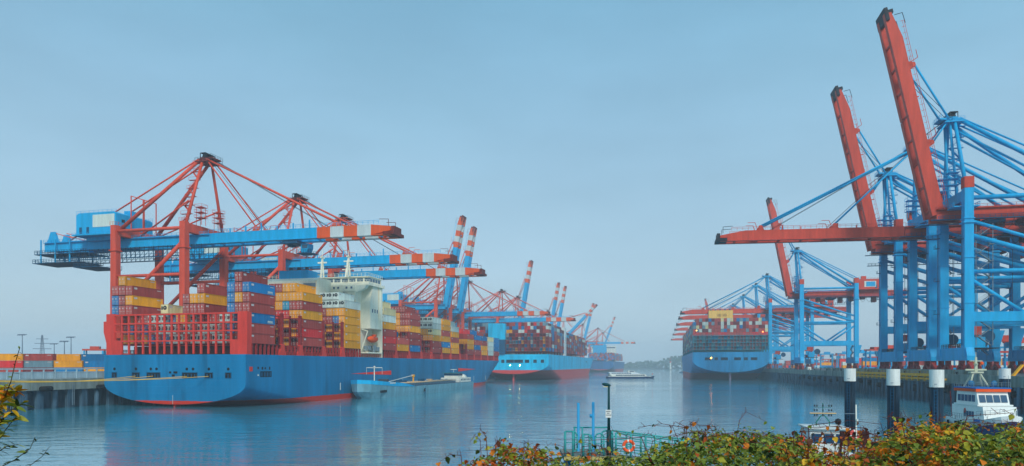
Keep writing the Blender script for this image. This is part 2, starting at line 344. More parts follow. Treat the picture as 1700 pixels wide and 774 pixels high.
def crane(label, X, Y, rz, zq, P, ang=0.0, lod=0, trolley=-8, group=None, panel=None):
    r = thing('gantry_crane', (X, Y, zq), rz, label, 'crane', group)
    g, hw, zt, zb, za = P['g'], P['hw'], P['zt'] - zq, P['zb'] - zq, P['za'] - zq
    lw = P['lw']; LM, GM, BM, SM, HM = P['leg'], P['gir'], P['boom'], P['stay'], P['house']
    # legs with their bogies
    for x in (0, -g):
        for y in (-hw, hw):
            leg = MB().beam((x, y, 5.6), (x, y, zt), lw, lw, w2=lw * .92, h2=lw * .92)
            leg.box(x - lw * .62, x + lw * .62, y - lw * .62, y + lw * .62, zb - 4.6, zb - 4.2)
            if P['type'] == 'R': leg.prism_y([(x - lw / 2, 16.4), (x - lw * (1.15 if x else .5), 16.4 if x else 16.4), (x - lw / 2, 10)], y - lw * .4, y + lw * .4) if x else None
            leg = leg.build('leg', LM, r)
            if P['type'] == 'R': MB().box(x - lw * .5, x + lw * .5, y - lw * .5, y + lw * .5, zt, zt + 3.4).build('leg_cap', M_boom_red, leg)
            else:
                m = MB()
                for a, b in (((-1, -1), (1, -1)), ((1, -1), (1, 1))):
                    rails(m, (x + a[0] * lw * .5, y + a[1] * lw * .5, zt), (x + b[0] * lw * .5, y + b[1] * lw * .5, zt), 1.2, 1.2)
                if lod == 0: m.build('railing', M_crane_red, leg)
            for k in (-1, 1) if lod < 2 else (0,):
                b = link('bogie', bogie_mesh(), r); b.location = (x, y * .86 + k * 2.9, 0); b.scale = (1.1, .62, 1.28)
    if P['type'] == 'R' and lod == 0:
        for x, y in ((0, -hw), (0, hw), (-g, -hw), (-g, hw)):
            for z in (22, 36, 48):
                MB().box(x - lw * .56, x + lw * .56, y - lw * .56, y + lw * .56, z, z + .3).build('leg_flange', LM, r)
            m = MB(); lx = x + (lw * .5 + .25)
            for q in (-.3, .3): m.beam((lx, y + q, 9), (lx, y + q, zb - 5), .08, .08)
            z = 9.0
            while z < zb - 5: m.beam((lx, y - .3, z), (lx, y + .3, z), .06, .06); z += .8
            for z in (20, 31, 42): m.box(lx - .25, lx + .9, y - .9, y + .9, z, z + .1); rails(m, (lx + .9, y - .9, z), (lx + .9, y + .9, z), 1.1, .9, .05)
            m.build('leg_ladder', M_darkblue, r)
        m = MB(); n = 14; zs0, zs1 = 9.0, zb - 6
        for k in range(n):                                # stair tower beside the landward side of the far waterside leg
            z0 = zs0 + (zs1 - zs0) * k / n; z1 = zs0 + (zs1 - zs0) * (k + 1) / n; a, b = ((-3.0, -6.4) if k % 2 else (-6.4, -3.0))
            m.beam((a, hw - .2, z0), (b, hw - .2, z1), .9, .14)
            for h_ in (.55, 1.1): m.beam((a, hw - .7, z0 + h_), (b, hw - .7, z1 + h_), .07, .07)
            m.box(b - .7, b + .7, hw - 1, hw + .6, z1 - .06, z1 + .06)
        for q in (-2.4, -7.0): m.beam((q, hw - .2, zs0), (q, hw - .2, zs1 + 1.2), .16, .16)
        m.build('stair_tower', M_grey, r)
        for k in range(3): MB().tube((-6 - k * 7, -hw + 1.4, zb - 4), (-6 - k * 7, -hw + 1.4, 19.4), .07, 5).build('hanging_cable', M_cable, r)
    for x in (0, -g):
        MB().prism_x([(-hw - 2.6, 4.4), (hw + 2.6, 4.4), (hw + 2.6, 5.8), (hw + 1.6, 8.4), (-hw - 1.6, 8.4), (-hw - 2.6, 5.8)], x - lw * .42, x + lw * .42).build('sill_beam', LM, r)
        if lod == 0:
            m = MB()
            for k in (-1, 1): rails(m, (x + k * lw * .4, -hw + 2, 8.4), (x + k * lw * .4, hw - 2, 8.4), 1.2, 1.3, .1)
            m.build('sill_railing', M_dark, r)
        # top cross beam joining the leg pair
        MB().beam((x, -hw, zt - 2.0), (x, hw, zt - 2.0), lw * .8, 3.2).build('cross_beam', LM, r)
    for y in (-hw, hw):
        if P['type'] == 'R':
            MB().beam((0, y, 17.8), (-g, y, 17.8), 1.9, 3.0).build('portal_beam', LM, r)
            MB().tube((0, y, zb - 8), (-g, y, 31.8), .75, 10).build('brace', LM, r, True)
            MB().tube((0, y, zb - 3.5), (-g, y, 35.5), .55, 10).build('brace', LM, r, True)
            MB().tube((0, y, 31.8), (-g, y, 31.8), .7, 10).build('tie_bar', LM, r, True)
            MB().tube((0, y, 30.0), (-g * .44, y, 19.2), .6, 10).build('brace', LM, r, True)
            MB().tube((-g, y, 30.0), (-g * .56, y, 19.2), .6, 10).build('brace', LM, r, True)
            MB().tube((0, y, zt - 3), (-g, y, zt - 3), .7, 10).build('tie_bar', LM, r, True)
        else:
            MB().beam((0, y, 15), (-g, y, 15), 1.6, 2.2).build('portal_beam', LM, r)
            MB().tube((-1, y, zb - 2.6), (-g, y, zb - 27), .75, 10).build('brace', LM, r, True)
            MB().tube((0, y, zt - 2.2), (-g, y, zt - 2.2), .6, 10).build('tie_bar', LM, r, True)
            MB().tube((0, y, zb - 14), (-g, y, zb - 14), .6, 10).build('tie_bar', LM, r, True)
    # main girder (landside) : twin box girders with ties
    gy, gwid, gh = P['gy'], P['gw'], P['gh']; xh = P['xh']; xb = -P['back']
    for s in (-1, 1):
        m = MB().box(xb, xh, s * gy - gwid / 2, s * gy + gwid / 2, zb - gh / 2, zb + gh / 2)
        m.box(xb, xh, s * gy - gwid * .75, s * gy + gwid * .75, zb - gh / 2 - .25, zb - gh / 2)
        m.build('girder', P['gir2'], r)
        if lod < 2:
            m = MB(); rails(m, (xb, s * (gy + gwid * .5 + .6), zb + gh / 2 - .5), (xh, s * (gy + gwid * .5 + .6), zb + gh / 2 - .5), 1.2, 3.0 if lod else 2.0, .06)
            m.box(xb, xh, s * (gy + gwid * .5) - .01 + (0 if s > 0 else -.7), s * (gy + gwid * .5) + (.7 if s > 0 else .01), zb + gh / 2 - .6, zb + gh / 2 - .5)
            m.build('walkway', GM, r)
    x = xb + 1; tm = MB().box(0, .9, -gy, gy, zb - gh / 2 + .1, zb - gh / 2 + 1.3).mesh('girder_tie', P['gir2'])
    while x < xh: link('girder_tie', tm, r).location = (x, 0, 0); x += 9
    # boom, hinged at xh
    ca, sa = math.cos(ang), math.sin(ang)
    def T(p):
        dx, dz = p.x - xh, p.z - (zb - gh * .2); return Vector((xh + dx * ca - dz * sa, p.y, zb - gh * .2 + dx * sa + dz * ca))
    segs = P['segs'] if P['type'] == 'R' or ang < .1 else bands(xh, P['out'], 53); xo = P['out']
    for s in (-1, 1):
        for (x0, x1, mt, nm) in segs:
            m = MB(); m.T = T; last = abs(x1 - xo) < .01
            z0, z1 = zb - gh / 2, zb + gh / 2
            if last and P['type'] == 'L': m.prism_y([(x0 + .02, z0), (x1, z0 + gh * .35), (x1, z1 - gh * .25), (x0 + .02, z1)], s * gy - gwid / 2, s * gy + gwid / 2)
            elif last: m.prism_y([(x0 + .02, z0), (x1, z0), (x1, z1 - gh * .45), (x1 - 9, z1), (x0 + .02, z1)], s * gy - gwid / 2, s * gy + gwid / 2)
            else: m.box(x0 + (.02 if x0 > xh else .3), x1, s * gy - gwid / 2, s * gy + gwid / 2, z0, z1)
            m.box(x0 + .3, x1, s * gy - gwid * .75, s * gy + gwid * .75, z0 - .25, z0 - .003)
            m.build(nm, mt, r)
        if lod < 2:
            m = MB(); m.T = T; rails(m, (xh, s * (gy + gwid * .5 + .6), zb + gh / 2), (xo - 4, s * (gy + gwid * .5 + .6), zb + gh / 2), 1.2, 3.0 if lod else 2.0, .06)
            m.build('boom_railing', BM if P['type'] == 'R' else GM, r)
    x = xh + 2
    while x < xo - 2: m = MB(); m.T = T; m.box(x, x + .6, -gy, gy, zb - gh / 2 + .1, zb - gh / 2 + .7); m.build('boom_tie', BM, r); x += 8
    m = MB(); m.T = T                                # boom head: sheave platform
    m.box(xo - 2.5, xo + 1.6, -gy - 1.4, gy + 1.4, zb - gh * .55, zb - gh * .25); m.box(xo, xo + 1.2, -gy, gy, zb - gh * .25, zb + gh * .3)
    for y in (-gy, gy): m.tube((xo - 1, y, zb + gh * .3), (xo - 1, y, zb + gh * .3 + 2.4), .1, 6); m.tube((xo - 1, y, zb + gh * .3 + 2.4), (xo - 4.5, y, zb + gh * .3 + 2.6), .1, 6)
    m.build('boom_head', M_dark if P['type'] == 'R' else mat('boom_head_brown', (110, 44, 36), .6, .2), r)
    if lod < 2:                                      # stay posts on the boom
        for xs in P['anch']:
            for y in (-gy, gy):
                m = MB(); m.T = T
                m.prism_y([(xs - 1.3, zb + gh / 2), (xs + 1.3, zb + gh / 2), (xs + .5, zb + gh / 2 + 1.8), (xs - .5, zb + gh / 2 + 1.8)], y - .5, y + .5)
                m.tube((xs + 1, y, zb + gh / 2 + .3), (xs + 2, y, zb + gh / 2 + 3), .12, 6); m.tube((xs + 2, y, zb + gh / 2 + 3), (xs + 4.6, y, zb + gh / 2 + 3), .1, 6)
                m.build('stay_bracket', BM if P['type'] == 'R' else M_boom_orange, r)
        for q in range(6):
            m = MB(); m.T = T
            xs = xh + 8 + q * 6.5; m.box(xs, xs + .35, -gy - .2, -gy + .2, zb + gh / 2, zb + gh / 2 + 1.4 + (q % 3) * .8)
            m.build('boom_fitting', GM if P['type'] == 'L' else BM, r)
    # apex frame
    ax = P['ax']; at = 2.6
    for s in (-1, 1):
        MB().tube((0, s * hw * .92, zt - .5), (ax, s * at, za - 1.5), .62, 10, .5).build('apex_leg', SM, r, True)
        MB().tube((-g + 1, s * hw * .8, zt - .5), (ax - 1.4, s * at, za - 1.2), .72, 10, .6).build('apex_back_leg', SM, r, True)
        MB().tube((-P['bs'], s * gy, zb + gh / 2), (ax - 1.8, s * at * .9, za - .6), .3, 8).build('back_stay', SM if P['type'] == 'R' else M_crane_red, r, True)
        if P['type'] == 'R':
            MB().tube((0.4, s * 3.4, zb + gh / 2), (ax + 1.2, s * at * .8, za - 1.5), .42, 8).build('apex_leg', SM, r, True)
            MB().tube((-g - 2, s * gy, zb + gh / 2 + 1), (ax - 1.6, s * at * .7, za - 5), .38, 8).build('back_stay', SM, r, True)
        else:
            MB().tube((-g * .9, s * gy, zb + gh / 2), (0, s * hw * .8, zt + 8), .3, 8).build('apex_strut', SM, r, True)
        for i, xs in enumerate(P['anch']):
            e = T(Vector((xs, s * gy, zb + gh / 2 + 1.6)))
            MB().tube((ax + 1.6, s * at, za - .8), e, .34 if i else .27, 8).build('fore_stay', SM if P['type'] == 'R' else M_crane_red, r, True)
        e = T(Vector((P['anch'][-1] - 3, s * gy * .5, zb + gh / 2)))
        MB().tube((ax + 1, s * at * .5, za + .6), e, .08, 5).build('hoist_cable', M_cable, r)
        e = T(Vector((P['anch'][0] + 3, s * gy * .6, zb + gh / 2)))
        MB().tube((ax + 1, s * at * .3, za + .3), e, .07, 5).build('hoist_cable', M_cable, r)
    m = MB(); m.box(ax - 2.6, ax + 3, -at - .9, at + .9, za - 1.9, za - 1.5); m.beam((ax, -at - .4, za - .9), (ax, at + .4, za - .9), 1.5, 1.3)
    m.prism_y([(ax - 2.2, za - 1.5), (ax + 4.2, za - .6), (ax + 4.2, za - .2), (ax - 2.2, za - .4)], -at, at)
    m.build('apex_head', SM if P['type'] == 'R' else mat('apex_brown', (118, 48, 42), .6, .2), r)
    m = MB()
    for y in (-at * .7, 0, at * .7): m.tube((ax + .4, y - .15, za + .3), (ax + .4, y + .15, za + .3), 1.0, 14)
    m.box(ax - .9, ax + 1.3, -at, at, za + 1.4, za + 1.7)
    for xx in (ax - .9, ax + 1.3):
        for y in (-at, at): m.beam((xx, y, za - .3), (xx, y, za + 1.5), .2, .2)
    m.build('sheaves', M_dark, r)
    if lod < 2:
        m = MB()
        for s in (-1, 1): rails(m, (ax - 2.6, s * (at + .9), za - 1.5), (ax + 4, s * (at + .9), za - 1.5), 1.2, 1.3)
        rails(m, (ax + 4.1, -at - .9, za - .4), (ax + 4.1, at + .9, za - .4), 1.2, 1.3); m.build('apex_railing', M_dark if P['type'] == 'L' else SM, r)
        m = MB(); n = 7                               # zigzag stairs up the apex leg
        for k in range(n):
            t0 = k / n; t1 = (k + 1) / n
            p0 = Vector((-1.4, -hw * .92 * (1 - t0) - at * t0 + 1.0, zt + (za - zt - 2) * t0)); p1 = Vector((-1.4, -hw * .92 * (1 - t1) - at * t1 + 1.0, zt + (za - zt - 2) * t1))
            d = 1.7 if k % 2 else -1.7
            m.beam(p0 + Vector((d, 0, 0)), p1 + Vector((-d, 0, 0)), .7, .12)
            for h in (.55, 1.1): m.beam(p0 + Vector((d, 0, h)), p1 + Vector((-d, 0, h)), .07, .07)
            m.cbox(p1 + Vector((0, 0, 0)), (4.6, 1.2, .1))
            for q in (-2.2, 2.2): m.beam(p1 + Vector((q, -.5, 0)), p1 + Vector((q, -.5, 1.1)), .08, .08)
            m.beam(p1 + Vector((-2.2, -.5, 1.1)), p1 + Vector((2.2, -.5, 1.1)), .08, .08)
        m.build('apex_stairs', SM, r)
        # lattice service platforms beside the leg head
        for (x, y) in ((2.2, -hw * .45), (2.2, hw * .45)):
            m = MB(); z0 = zt - .4; hh = 6.5
            for dx in (-1.1, 1.1):
                for dy in (-1.1, 1.1): m.beam((x + dx, y + dy, z0), (x + dx, y + dy, z0 + hh), .14, .14)
            for z in (z0 + 2.6, z0 + 4.6, z0 + hh):
                m.box(x - 1.6, x + 1.6, y - 1.6, y + 1.6, z, z + .12)
                for q in ((-1, -1), (1, -1), (1, 1), (-1, 1)): m.beam((x + q[0] * 1.6, y + q[1] * 1.6, z), (x + q[0] * 1.6, y + q[1] * 1.6, z + 1.1), .08, .08)
                for a, b in (((-1, -1), (1, -1)), ((1, -1), (1, 1)), ((1, 1), (-1, 1)), ((-1, 1), (-1, -1))): m.beam((x + a[0] * 1.6, y + a[1] * 1.6, z + 1.1), (x + b[0] * 1.6, y + b[1] * 1.6, z + 1.1), .08, .08)
            m.build('service_platform', SM, r)
    # machine house
    hx0, hx1, hy, hz0, hz1 = P['hx0'], P['hx1'], P['hy'], zb + gh / 2 + P['hlift'], zb + gh / 2 + P['hlift'] + P['hh']
    h = MB().prism_y([(hx0, hz0), (hx1, hz0), (hx1, hz1 - .7), (hx1 - 1.2, hz1), (hx0 + 1.2, hz1), (hx0, hz1 - .7)], -hy, hy)
    h.box(hx0 - .8, hx1 + .8, -hy - 1.2, hy + 1.2, hz0 - .5, hz0 - .003); h.box(hx0 + 2, hx1 - 2, -hy * .7, hy * .7, hz0 - 1.8, hz0 - .5)
    h = fixn(h.build('machine_house', HM, r))
    if lod < 2:
        if P['type'] == 'L':
            MB().box(hx0 + (hx1 - hx0) * .42, hx1 - .8, -hy - .12, -hy - .02, hz0 + P['hh'] * .32, hz1 - .9).build('panel', mat('billboard_white', (200, 216, 208), .5, .1), h)
        else:
            MB().box(hx0 + (hx1 - hx0) * .3, hx0 + (hx1 - hx0) * .75, hy + .02, hy + .14, hz0 + 1.2, hz1 - 1.4).build('panel', M_white, h)
            MB().box(hx0 + (hx1 - hx0) * .33, hx0 + (hx1 - hx0) * .68, hy + .15, hy + .2, hz0 + 1.6, hz1 - 1.8).build('panel_field', M_girder_blue, h)
        sgn = -1 if P['type'] == 'L' else 1
        for q in (.08, .26): MB().box(hx0 + (hx1 - hx0) * q, hx0 + (hx1 - hx0) * q + 1.2, sgn * hy + sgn * .02 if sgn > 0 else -hy - .1, hy + .1 if sgn > 0 else -hy - .02, hz0 + .4, hz0 + 2.8).build('door', M_darkblue, h)
        MB().box(hx1 + .02, hx1 + .1, -hy * .72, -hy * .56, hz0 + P['hh'] * .55, hz0 + P['hh'] * .68).build('window', M_dark, h)
        MB().box(hx1 + .02, hx1 + .1, -hy * .1, hy * .5, hz0 + 1.2, hz0 + 2.4).build('louvre', M_dark, h)
        MB().box(hx1 - 6, hx1 - 3, hy * .1, hy * .45, hz1 + .003, hz1 + 2.4).build('roof_vent', HM, h)
        m = MB()
        for s in (-1, 1): rails(m, (hx0, s * hy, hz1 - .6), (hx1, s * hy, hz1 - .6), 1.4, 2.0)
        rails(m, (hx0 - .8, -hy - 1.2, hz0 - .5), (hx1 + .8, -hy - 1.2, hz0 - .5), 1.1, 1.8); m.build('railing', GM, h)
    if P['type'] == 'L' and lod < 2:
        # festoon lattice hanging below the girder, end platforms
        for s in (-1, 1):
            m = MB(); y = s * (gy + 1.6); z1, z0 = zb - gh / 2 - .2, zb - gh / 2 - 4.2; x = xb + 6
            m.beam((x, y, z0), (xh - 1, y, z0), .4, .35); m.beam((x, y, z0 + 1.1), (xh - 1, y, z0 + 1.1), .14, .14)
            while x < xh - 1: m.beam((x, y, z0), (x, y, z1), .15, .15); m.beam((x, y, z0 + .2), (x + 2.1, y, z1 - 1.5), .09, .09); x += 2.1
            m.build('festoon_truss', M_darkblue, r)
        for (xx0, xx1, zz) in ((xb - 3, xb + 22, zb - gh / 2 - 1.6), (xb - 4, xb + 19, zb - gh / 2 - 5.0), (xb + 16, xb + 28, zb - gh / 2 - 7.2)):
            m = MB().box(xx0, xx1, -gy - 2.6, gy + 2.6, zz, zz + .25)
            for s in (-1, 1): rails(m, (xx0, s * (gy + 2.5), zz + .2), (xx1, s * (gy + 2.5), zz + .2), 1.4, 1.3, .07)
            rails(m, (xx0, -gy - 2.5, zz + .2), (xx0, gy + 2.5, zz + .2), 1.4, 1.3, .07); m.build('end_platform', M_darkblue, r)
        for x in (xb, xb + 7, xb + 14):
            for s in (-1, 1): MB().beam((x, s * (gy + 2.3), zb - gh / 2 - 5), (x, s * (gy + 2.3), zb + gh / 2 + .6), .4, .4).build('platform_hanger', GM, r)
        for s in (-1, 1): MB().prism_y([(xb + 1, zb + gh / 2), (xb + 6, zb + gh / 2), (xb + 4.5, zb + gh / 2 + 4), (xb + 2.6, zb + gh / 2 + 4)], s * gy - .5, s * gy + .5).build('girder_end_frame', GM, r)
        for s in (-1, 1):
            m = MB()
            for k in range(3): m.tube((xb + 5 + k * 5, s * gy, zb + gh / 2 + 3.4 - k * .2), (xb + 13 + k * 5, s * gy, zb + gh / 2 + 1.2), .16, 6)
            m.build('hoist_strut', M_crane_red, r); m = MB()
            m.beam((hx1 + 1, s * 3, zb + gh / 2), (hx1 + 1, s * 3, hz1 + 7), .3, .3)
            m.beam((hx1 + 7, s * 3, zb + gh / 2), (hx1 + 7, s * 3, hz1 + 5), .3, .3); m.beam((hx1 + 1, s * 3, hz1 + 7), (hx1 + 7, s * 3, hz1 + 5), .3, .3)
            m.build('girder_frame', M_crane_red, r)
    if P['type'] == 'R' and lod < 2:
        m = MB()                                      # festoon cable loops and underslung machinery walkways
        n = 16
        for k in range(n):
            x0 = xb + 6 + k * ((xh - xb - 12) / n); L_ = (xh - xb - 12) / n
            pts = [Vector((x0 + L_ * t, gy + 2.2, zb - gh / 2 - .8 - 3.4 * (1 - (2 * t - 1) ** 2))) for t in (0, .2, .5, .8, 1)]; m.path(pts, .09, 5)
        m.build('festoon_cable', M_cable, r)
        m = MB()
        for s in (-1, 1):
            m.box(xb, xh + 2, s * (gy + 1.5) - .5, s * (gy + 1.5) + .5, zb - gh / 2 - .5, zb - gh / 2 - .3); rails(m, (xb, s * (gy + 2), zb - gh / 2 - .4), (xh, s * (gy + 2), zb - gh / 2 - .4), 1.1, 1.6, .07)
        m.build('under_walkway', M_darkblue, r)
        m = MB(); m.box(-g - 3, 6.5, -hw, -hw + 1.2, zb - gh / 2 - 4.3, zb - gh / 2 - 4.1); rails(m, (-g, -hw, zb - gh / 2 - 4.1), (6, -hw, zb - gh / 2 - 4.1), 1.1, 1.4, .07); m.build('cross_walkway', M_darkblue, r)
        m = MB(); m.box(-3.6, 3.6, -hw * .95, hw * .95, zt - 5.5, zt - 5.2)
        for s in (-1, 1): rails(m, (s * 3.6, -hw * .95, zt - 5.2), (s * 3.6, hw * .95, zt - 5.2), 1.2, 1.4, .08)
        m.build('hinge_platform', LM, r)
        m = MB()                                      # ladders and electrics on the portal
        m.box(-12, -5, -hw - 1.0, hw * .2, 8.2, 8.5); rails(m, (-12, -hw - 1, 8.5), (-5, -hw - 1, 8.5), 1.1, 1.2, .07); m.build('portal_platform', M_dark, r)
        MB().box(-11.4, -7.5, -hw - .6, -hw + 3, 8.51, 12.2).build('electric_cabin', M_girder_blue, r)
        MB().box(-8.6, -6.2, -hw - .9, -hw - .64, 8.6, 10.2).build('red_cabinet', M_boom_red, r)
        m = MB().prism_y([(-11, 13), (-5.5, 13), (-5.5, 13.6), (-7, 13.6), (-7, 15.8), (-11, 15.8)], -hw - .4, -hw + 1.4); m.box(-10.4, -9.4, -hw - .2, -hw + .8, 11.6, 13); m.build('spreader_hoist', M_boom_red, r)
        m = MB()
        for k in range(5):
            a = (-g + 1.8, hw - 1.5 - (k % 2) * 5, 7 + k * 2.2); b = (-g + 1.8, hw - 6.5 + (k % 2) * 5, 9.2 + k * 2.2); m.beam(a, b, .8, .12); m.beam(Vector(a) + Vector((0, 0, 1)), Vector(b) + Vector((0, 0, 1)), .08, .08)
        m.build('portal_stairs', M_grey, r)
        m = MB(); m.tube((-14, -hw - 1.4, 12.5), (-14, -hw - 1.0, 12.5), 2.0, 20); m.tube((-14, -hw - 1.5, 12.5), (-14, -hw - .9, 12.5), .6, 12)
        m.build('cable_reel', M_darkblue, r)
        # landside girder machinery in red
        x = -4
        while x > xb + 8: MB().box(x - 2.4, x, -gy + .8, gy - .8, zb - gh / 2 - 2.0 - (x % 3), zb - gh / 2 - .26).build('girder_machinery', mat('machinery_red_brown', (96, 40, 44), .6, .3), r); x -= 7
    # trolley with the driver's cab
    tz = zb - gh / 2 - .6
    m = MB(); m.T = T if trolley > xh else None
    m.box(trolley - 3, trolley + 3, -gy - .6, gy + .6, tz - .9, tz); m.box(trolley - 2.2, trolley - .4, -1.4, 1.4, tz - 1.6, tz - .9); m.build('trolley', M_darkblue, r)
    if lod < 2:
        m = MB(); m.T = T if trolley > xh else None
        m.prism_y([(trolley + 3.4, tz - 4), (trolley + 5.6, tz - 4), (trolley + 6.4, tz - 2.4), (trolley + 6.4, tz - .9), (trolley + 3.4, tz - .9)], -1.7, 1.7)
        c = m.build('driver_cab', GM, r)
        m = MB(); m.T = T if trolley > xh else None
        m.box(trolley + 3.9, trolley + 6.1, -1.76, -1.72, tz - 2.6, tz - 1.3); m.build('cab_window', M_glass, c)
        m = MB(); m.T = T if trolley > xh else None
        for a, b in ((-1.9, 1.9),):
            m.box(trolley + 2, trolley + 8, -2.6, 2.6, tz - 4.5, tz - 4.3)
            for s in (-1, 1): rails(m, (trolley + 2, s * 2.6, tz - 4.3), (trolley + 8, s * 2.6, tz - 4.3), 1.1, 1.0, .06)
        m.build('cab_platform', M_darkblue, r)
    return r

def bands(xh, xo, s0):
    L = [(xh, s0, M_girder_blue, 'boom')]; st = (xo - s0) / 5.4; cols = [M_boom_orange, M_boom_white] * 3
    for k in range(5):
        a = s0 + st * k; b = s0 + st * (k + 1) if k < 4 else xo; L.append((a, b, cols[k], 'boom_band'))
    return L
PL = dict(type='L', g=30, hw=10.9, lw=2.5, zt=64, zb=59, za=89.6, leg=M_crane_red, gir=M_girder_blue, gir2=M_girder_blue, boom=M_girder_blue, stay=M_crane_red,
          house=M_girder_blue, gy=3.0, gw=1.5, gh=3.6, xh=5, back=71, out=77, segs=bands(5, 77, 49), anch=[24, 56], ax=1.0, bs=60,
          hx0=-50, hx1=-31.5, hy=9.0, hlift=.9, hh=8.2)
PR = dict(type='R', g=34, hw=9.4, lw=2.7, zt=66.8, zb=60.5, za=91.5, leg=M_girder_blue, gir=M_boom_red, gir2=M_boom_red, boom=M_boom_red, stay=M_girder_blue,
          house=M_boom_red, gy=2.9, gw=1.2, gh=3.6, xh=6.5, back=66, out=74.5, segs=[(6.5, 40, M_boom_red, 'boom'), (40, 74.5, M_boom_red, 'boom')], anch=[30, 56], ax=1.0, bs=52,
          hx0=-52, hx1=-36, hy=5.5, hlift=1.0, hh=6.5)
aL = math.radians(-14.2); aR = math.radians(167.6); D = math.radians
GL = 'red legged gantry cranes on the left quay'; GR = 'blue legged gantry cranes on the right quay'
crane('nearest red and blue gantry crane with lowered striped boom over the nearest ship', -115.5, 256, aL, LZ, PL, 0, 0, 38, GL)
crane('second red and blue gantry crane with lowered boom, behind the nearest one', -100.6, 316, aL, LZ, PL, 0, 0, -10, GL)
crane('third red and blue gantry crane, lowered boom above the white ship house', -90, 359, aL, LZ, PL, 0, 1, -12, GL)
crane('red and blue gantry crane with steeply raised boom, taller-looking left one of a pair', -57, 545, aL, LZ, PL, D(79), 1, -8, GL)
crane('red and blue gantry crane with steeply raised boom, right one of the close pair', -49.5, 588, aL, LZ, PL, D(80), 1, -8, GL)
crane('red and blue gantry crane with lowered boom just right of the raised pair', -42, 628, aL, LZ, PL, 0, 1, -8, GL)
crane('red and blue gantry crane whose lowered boom crosses above the pale blue ship', -12, 708, aL, LZ, PL, 0, 1, -8, GL)
crane('red and blue gantry crane with single raised boom behind the pale blue ship', 5, 775, aL, LZ, PL, D(80), 1, -8, GL)
crane('far gantry crane with raised boom, left one of the two behind the pale blue ship', 50, 978, aL, LZ, PL, D(80), 2, -8, GL)
crane('far gantry crane with raised boom, right one of the two behind the pale blue ship', 63, 1022, aL, LZ, PL, D(80), 2, -8, GL)
crane('hazy far crane with half raised red and white boom', 84, 1120, aL, LZ, PL, D(46), 2, -8, GL)
crane('hazy far crane with raised thin blue boom left of the far ship', 132, 1290, aL, LZ, PL, D(76), 2, -8, GL)
crane('faint far crane with lowered boom above the far blue ship', 178, 1420, aL, LZ, PL, 0, 2, -8, GL)
crane('faintest crane with raised boom at the end of the left quay', 215, 1620, aL, LZ, PL, D(70), 2, -8, GL)
RX = lambda y: 94.5 + .22 * y
crane('nearest blue crane at the right edge with tallest raised red boom', RX(219.5), 219.5, aR, RZ, PR, D(78), 0, -10, GR)
crane('blue crane with its long red boom lowered across the water', RX(247.5), 247.5, aR, RZ, dict(PR, out=70.5, segs=[(6.5, 38, M_boom_red, 'boom'), (38, 70.5, M_boom_red, 'boom')]), D(.8), 0, -16, GR)
crane('blue crane with raised red boom, left of the two big raised ones', RX(281), 281, aR, RZ, PR, D(78), 0, -10, GR)
crane('blue crane standing alone with thin raised red boom and red machine house', RX(469), 469, aR, RZ, PR, D(79), 1, -20, GR)
for i, (y, l) in enumerate(((602, 'blue crane behind the right hand ship, its lowered red boom nearest and topmost'), (672, 'hazy blue crane, second lowered red boom down over the right hand ship'),
            (777, 'hazy blue crane, third lowered red boom down over the right hand ship'), (891, 'hazy blue crane, fourth lowered red boom down over the right hand ship'),
            (1036, 'hazy blue crane, fifth lowered red boom down over the right hand ship'), (1244, 'hazy blue crane, lowest and farthest red boom over the right hand ship'))):
    crane(l, RX(y), y, aR, RZ, PR, 0, 1 if i == 0 else 2, -20, GR)
crane('faint far crane with raised pink boom behind the right hand ship', RX(1180), 1180, aR, RZ, PR, D(80), 2, -20, GR)

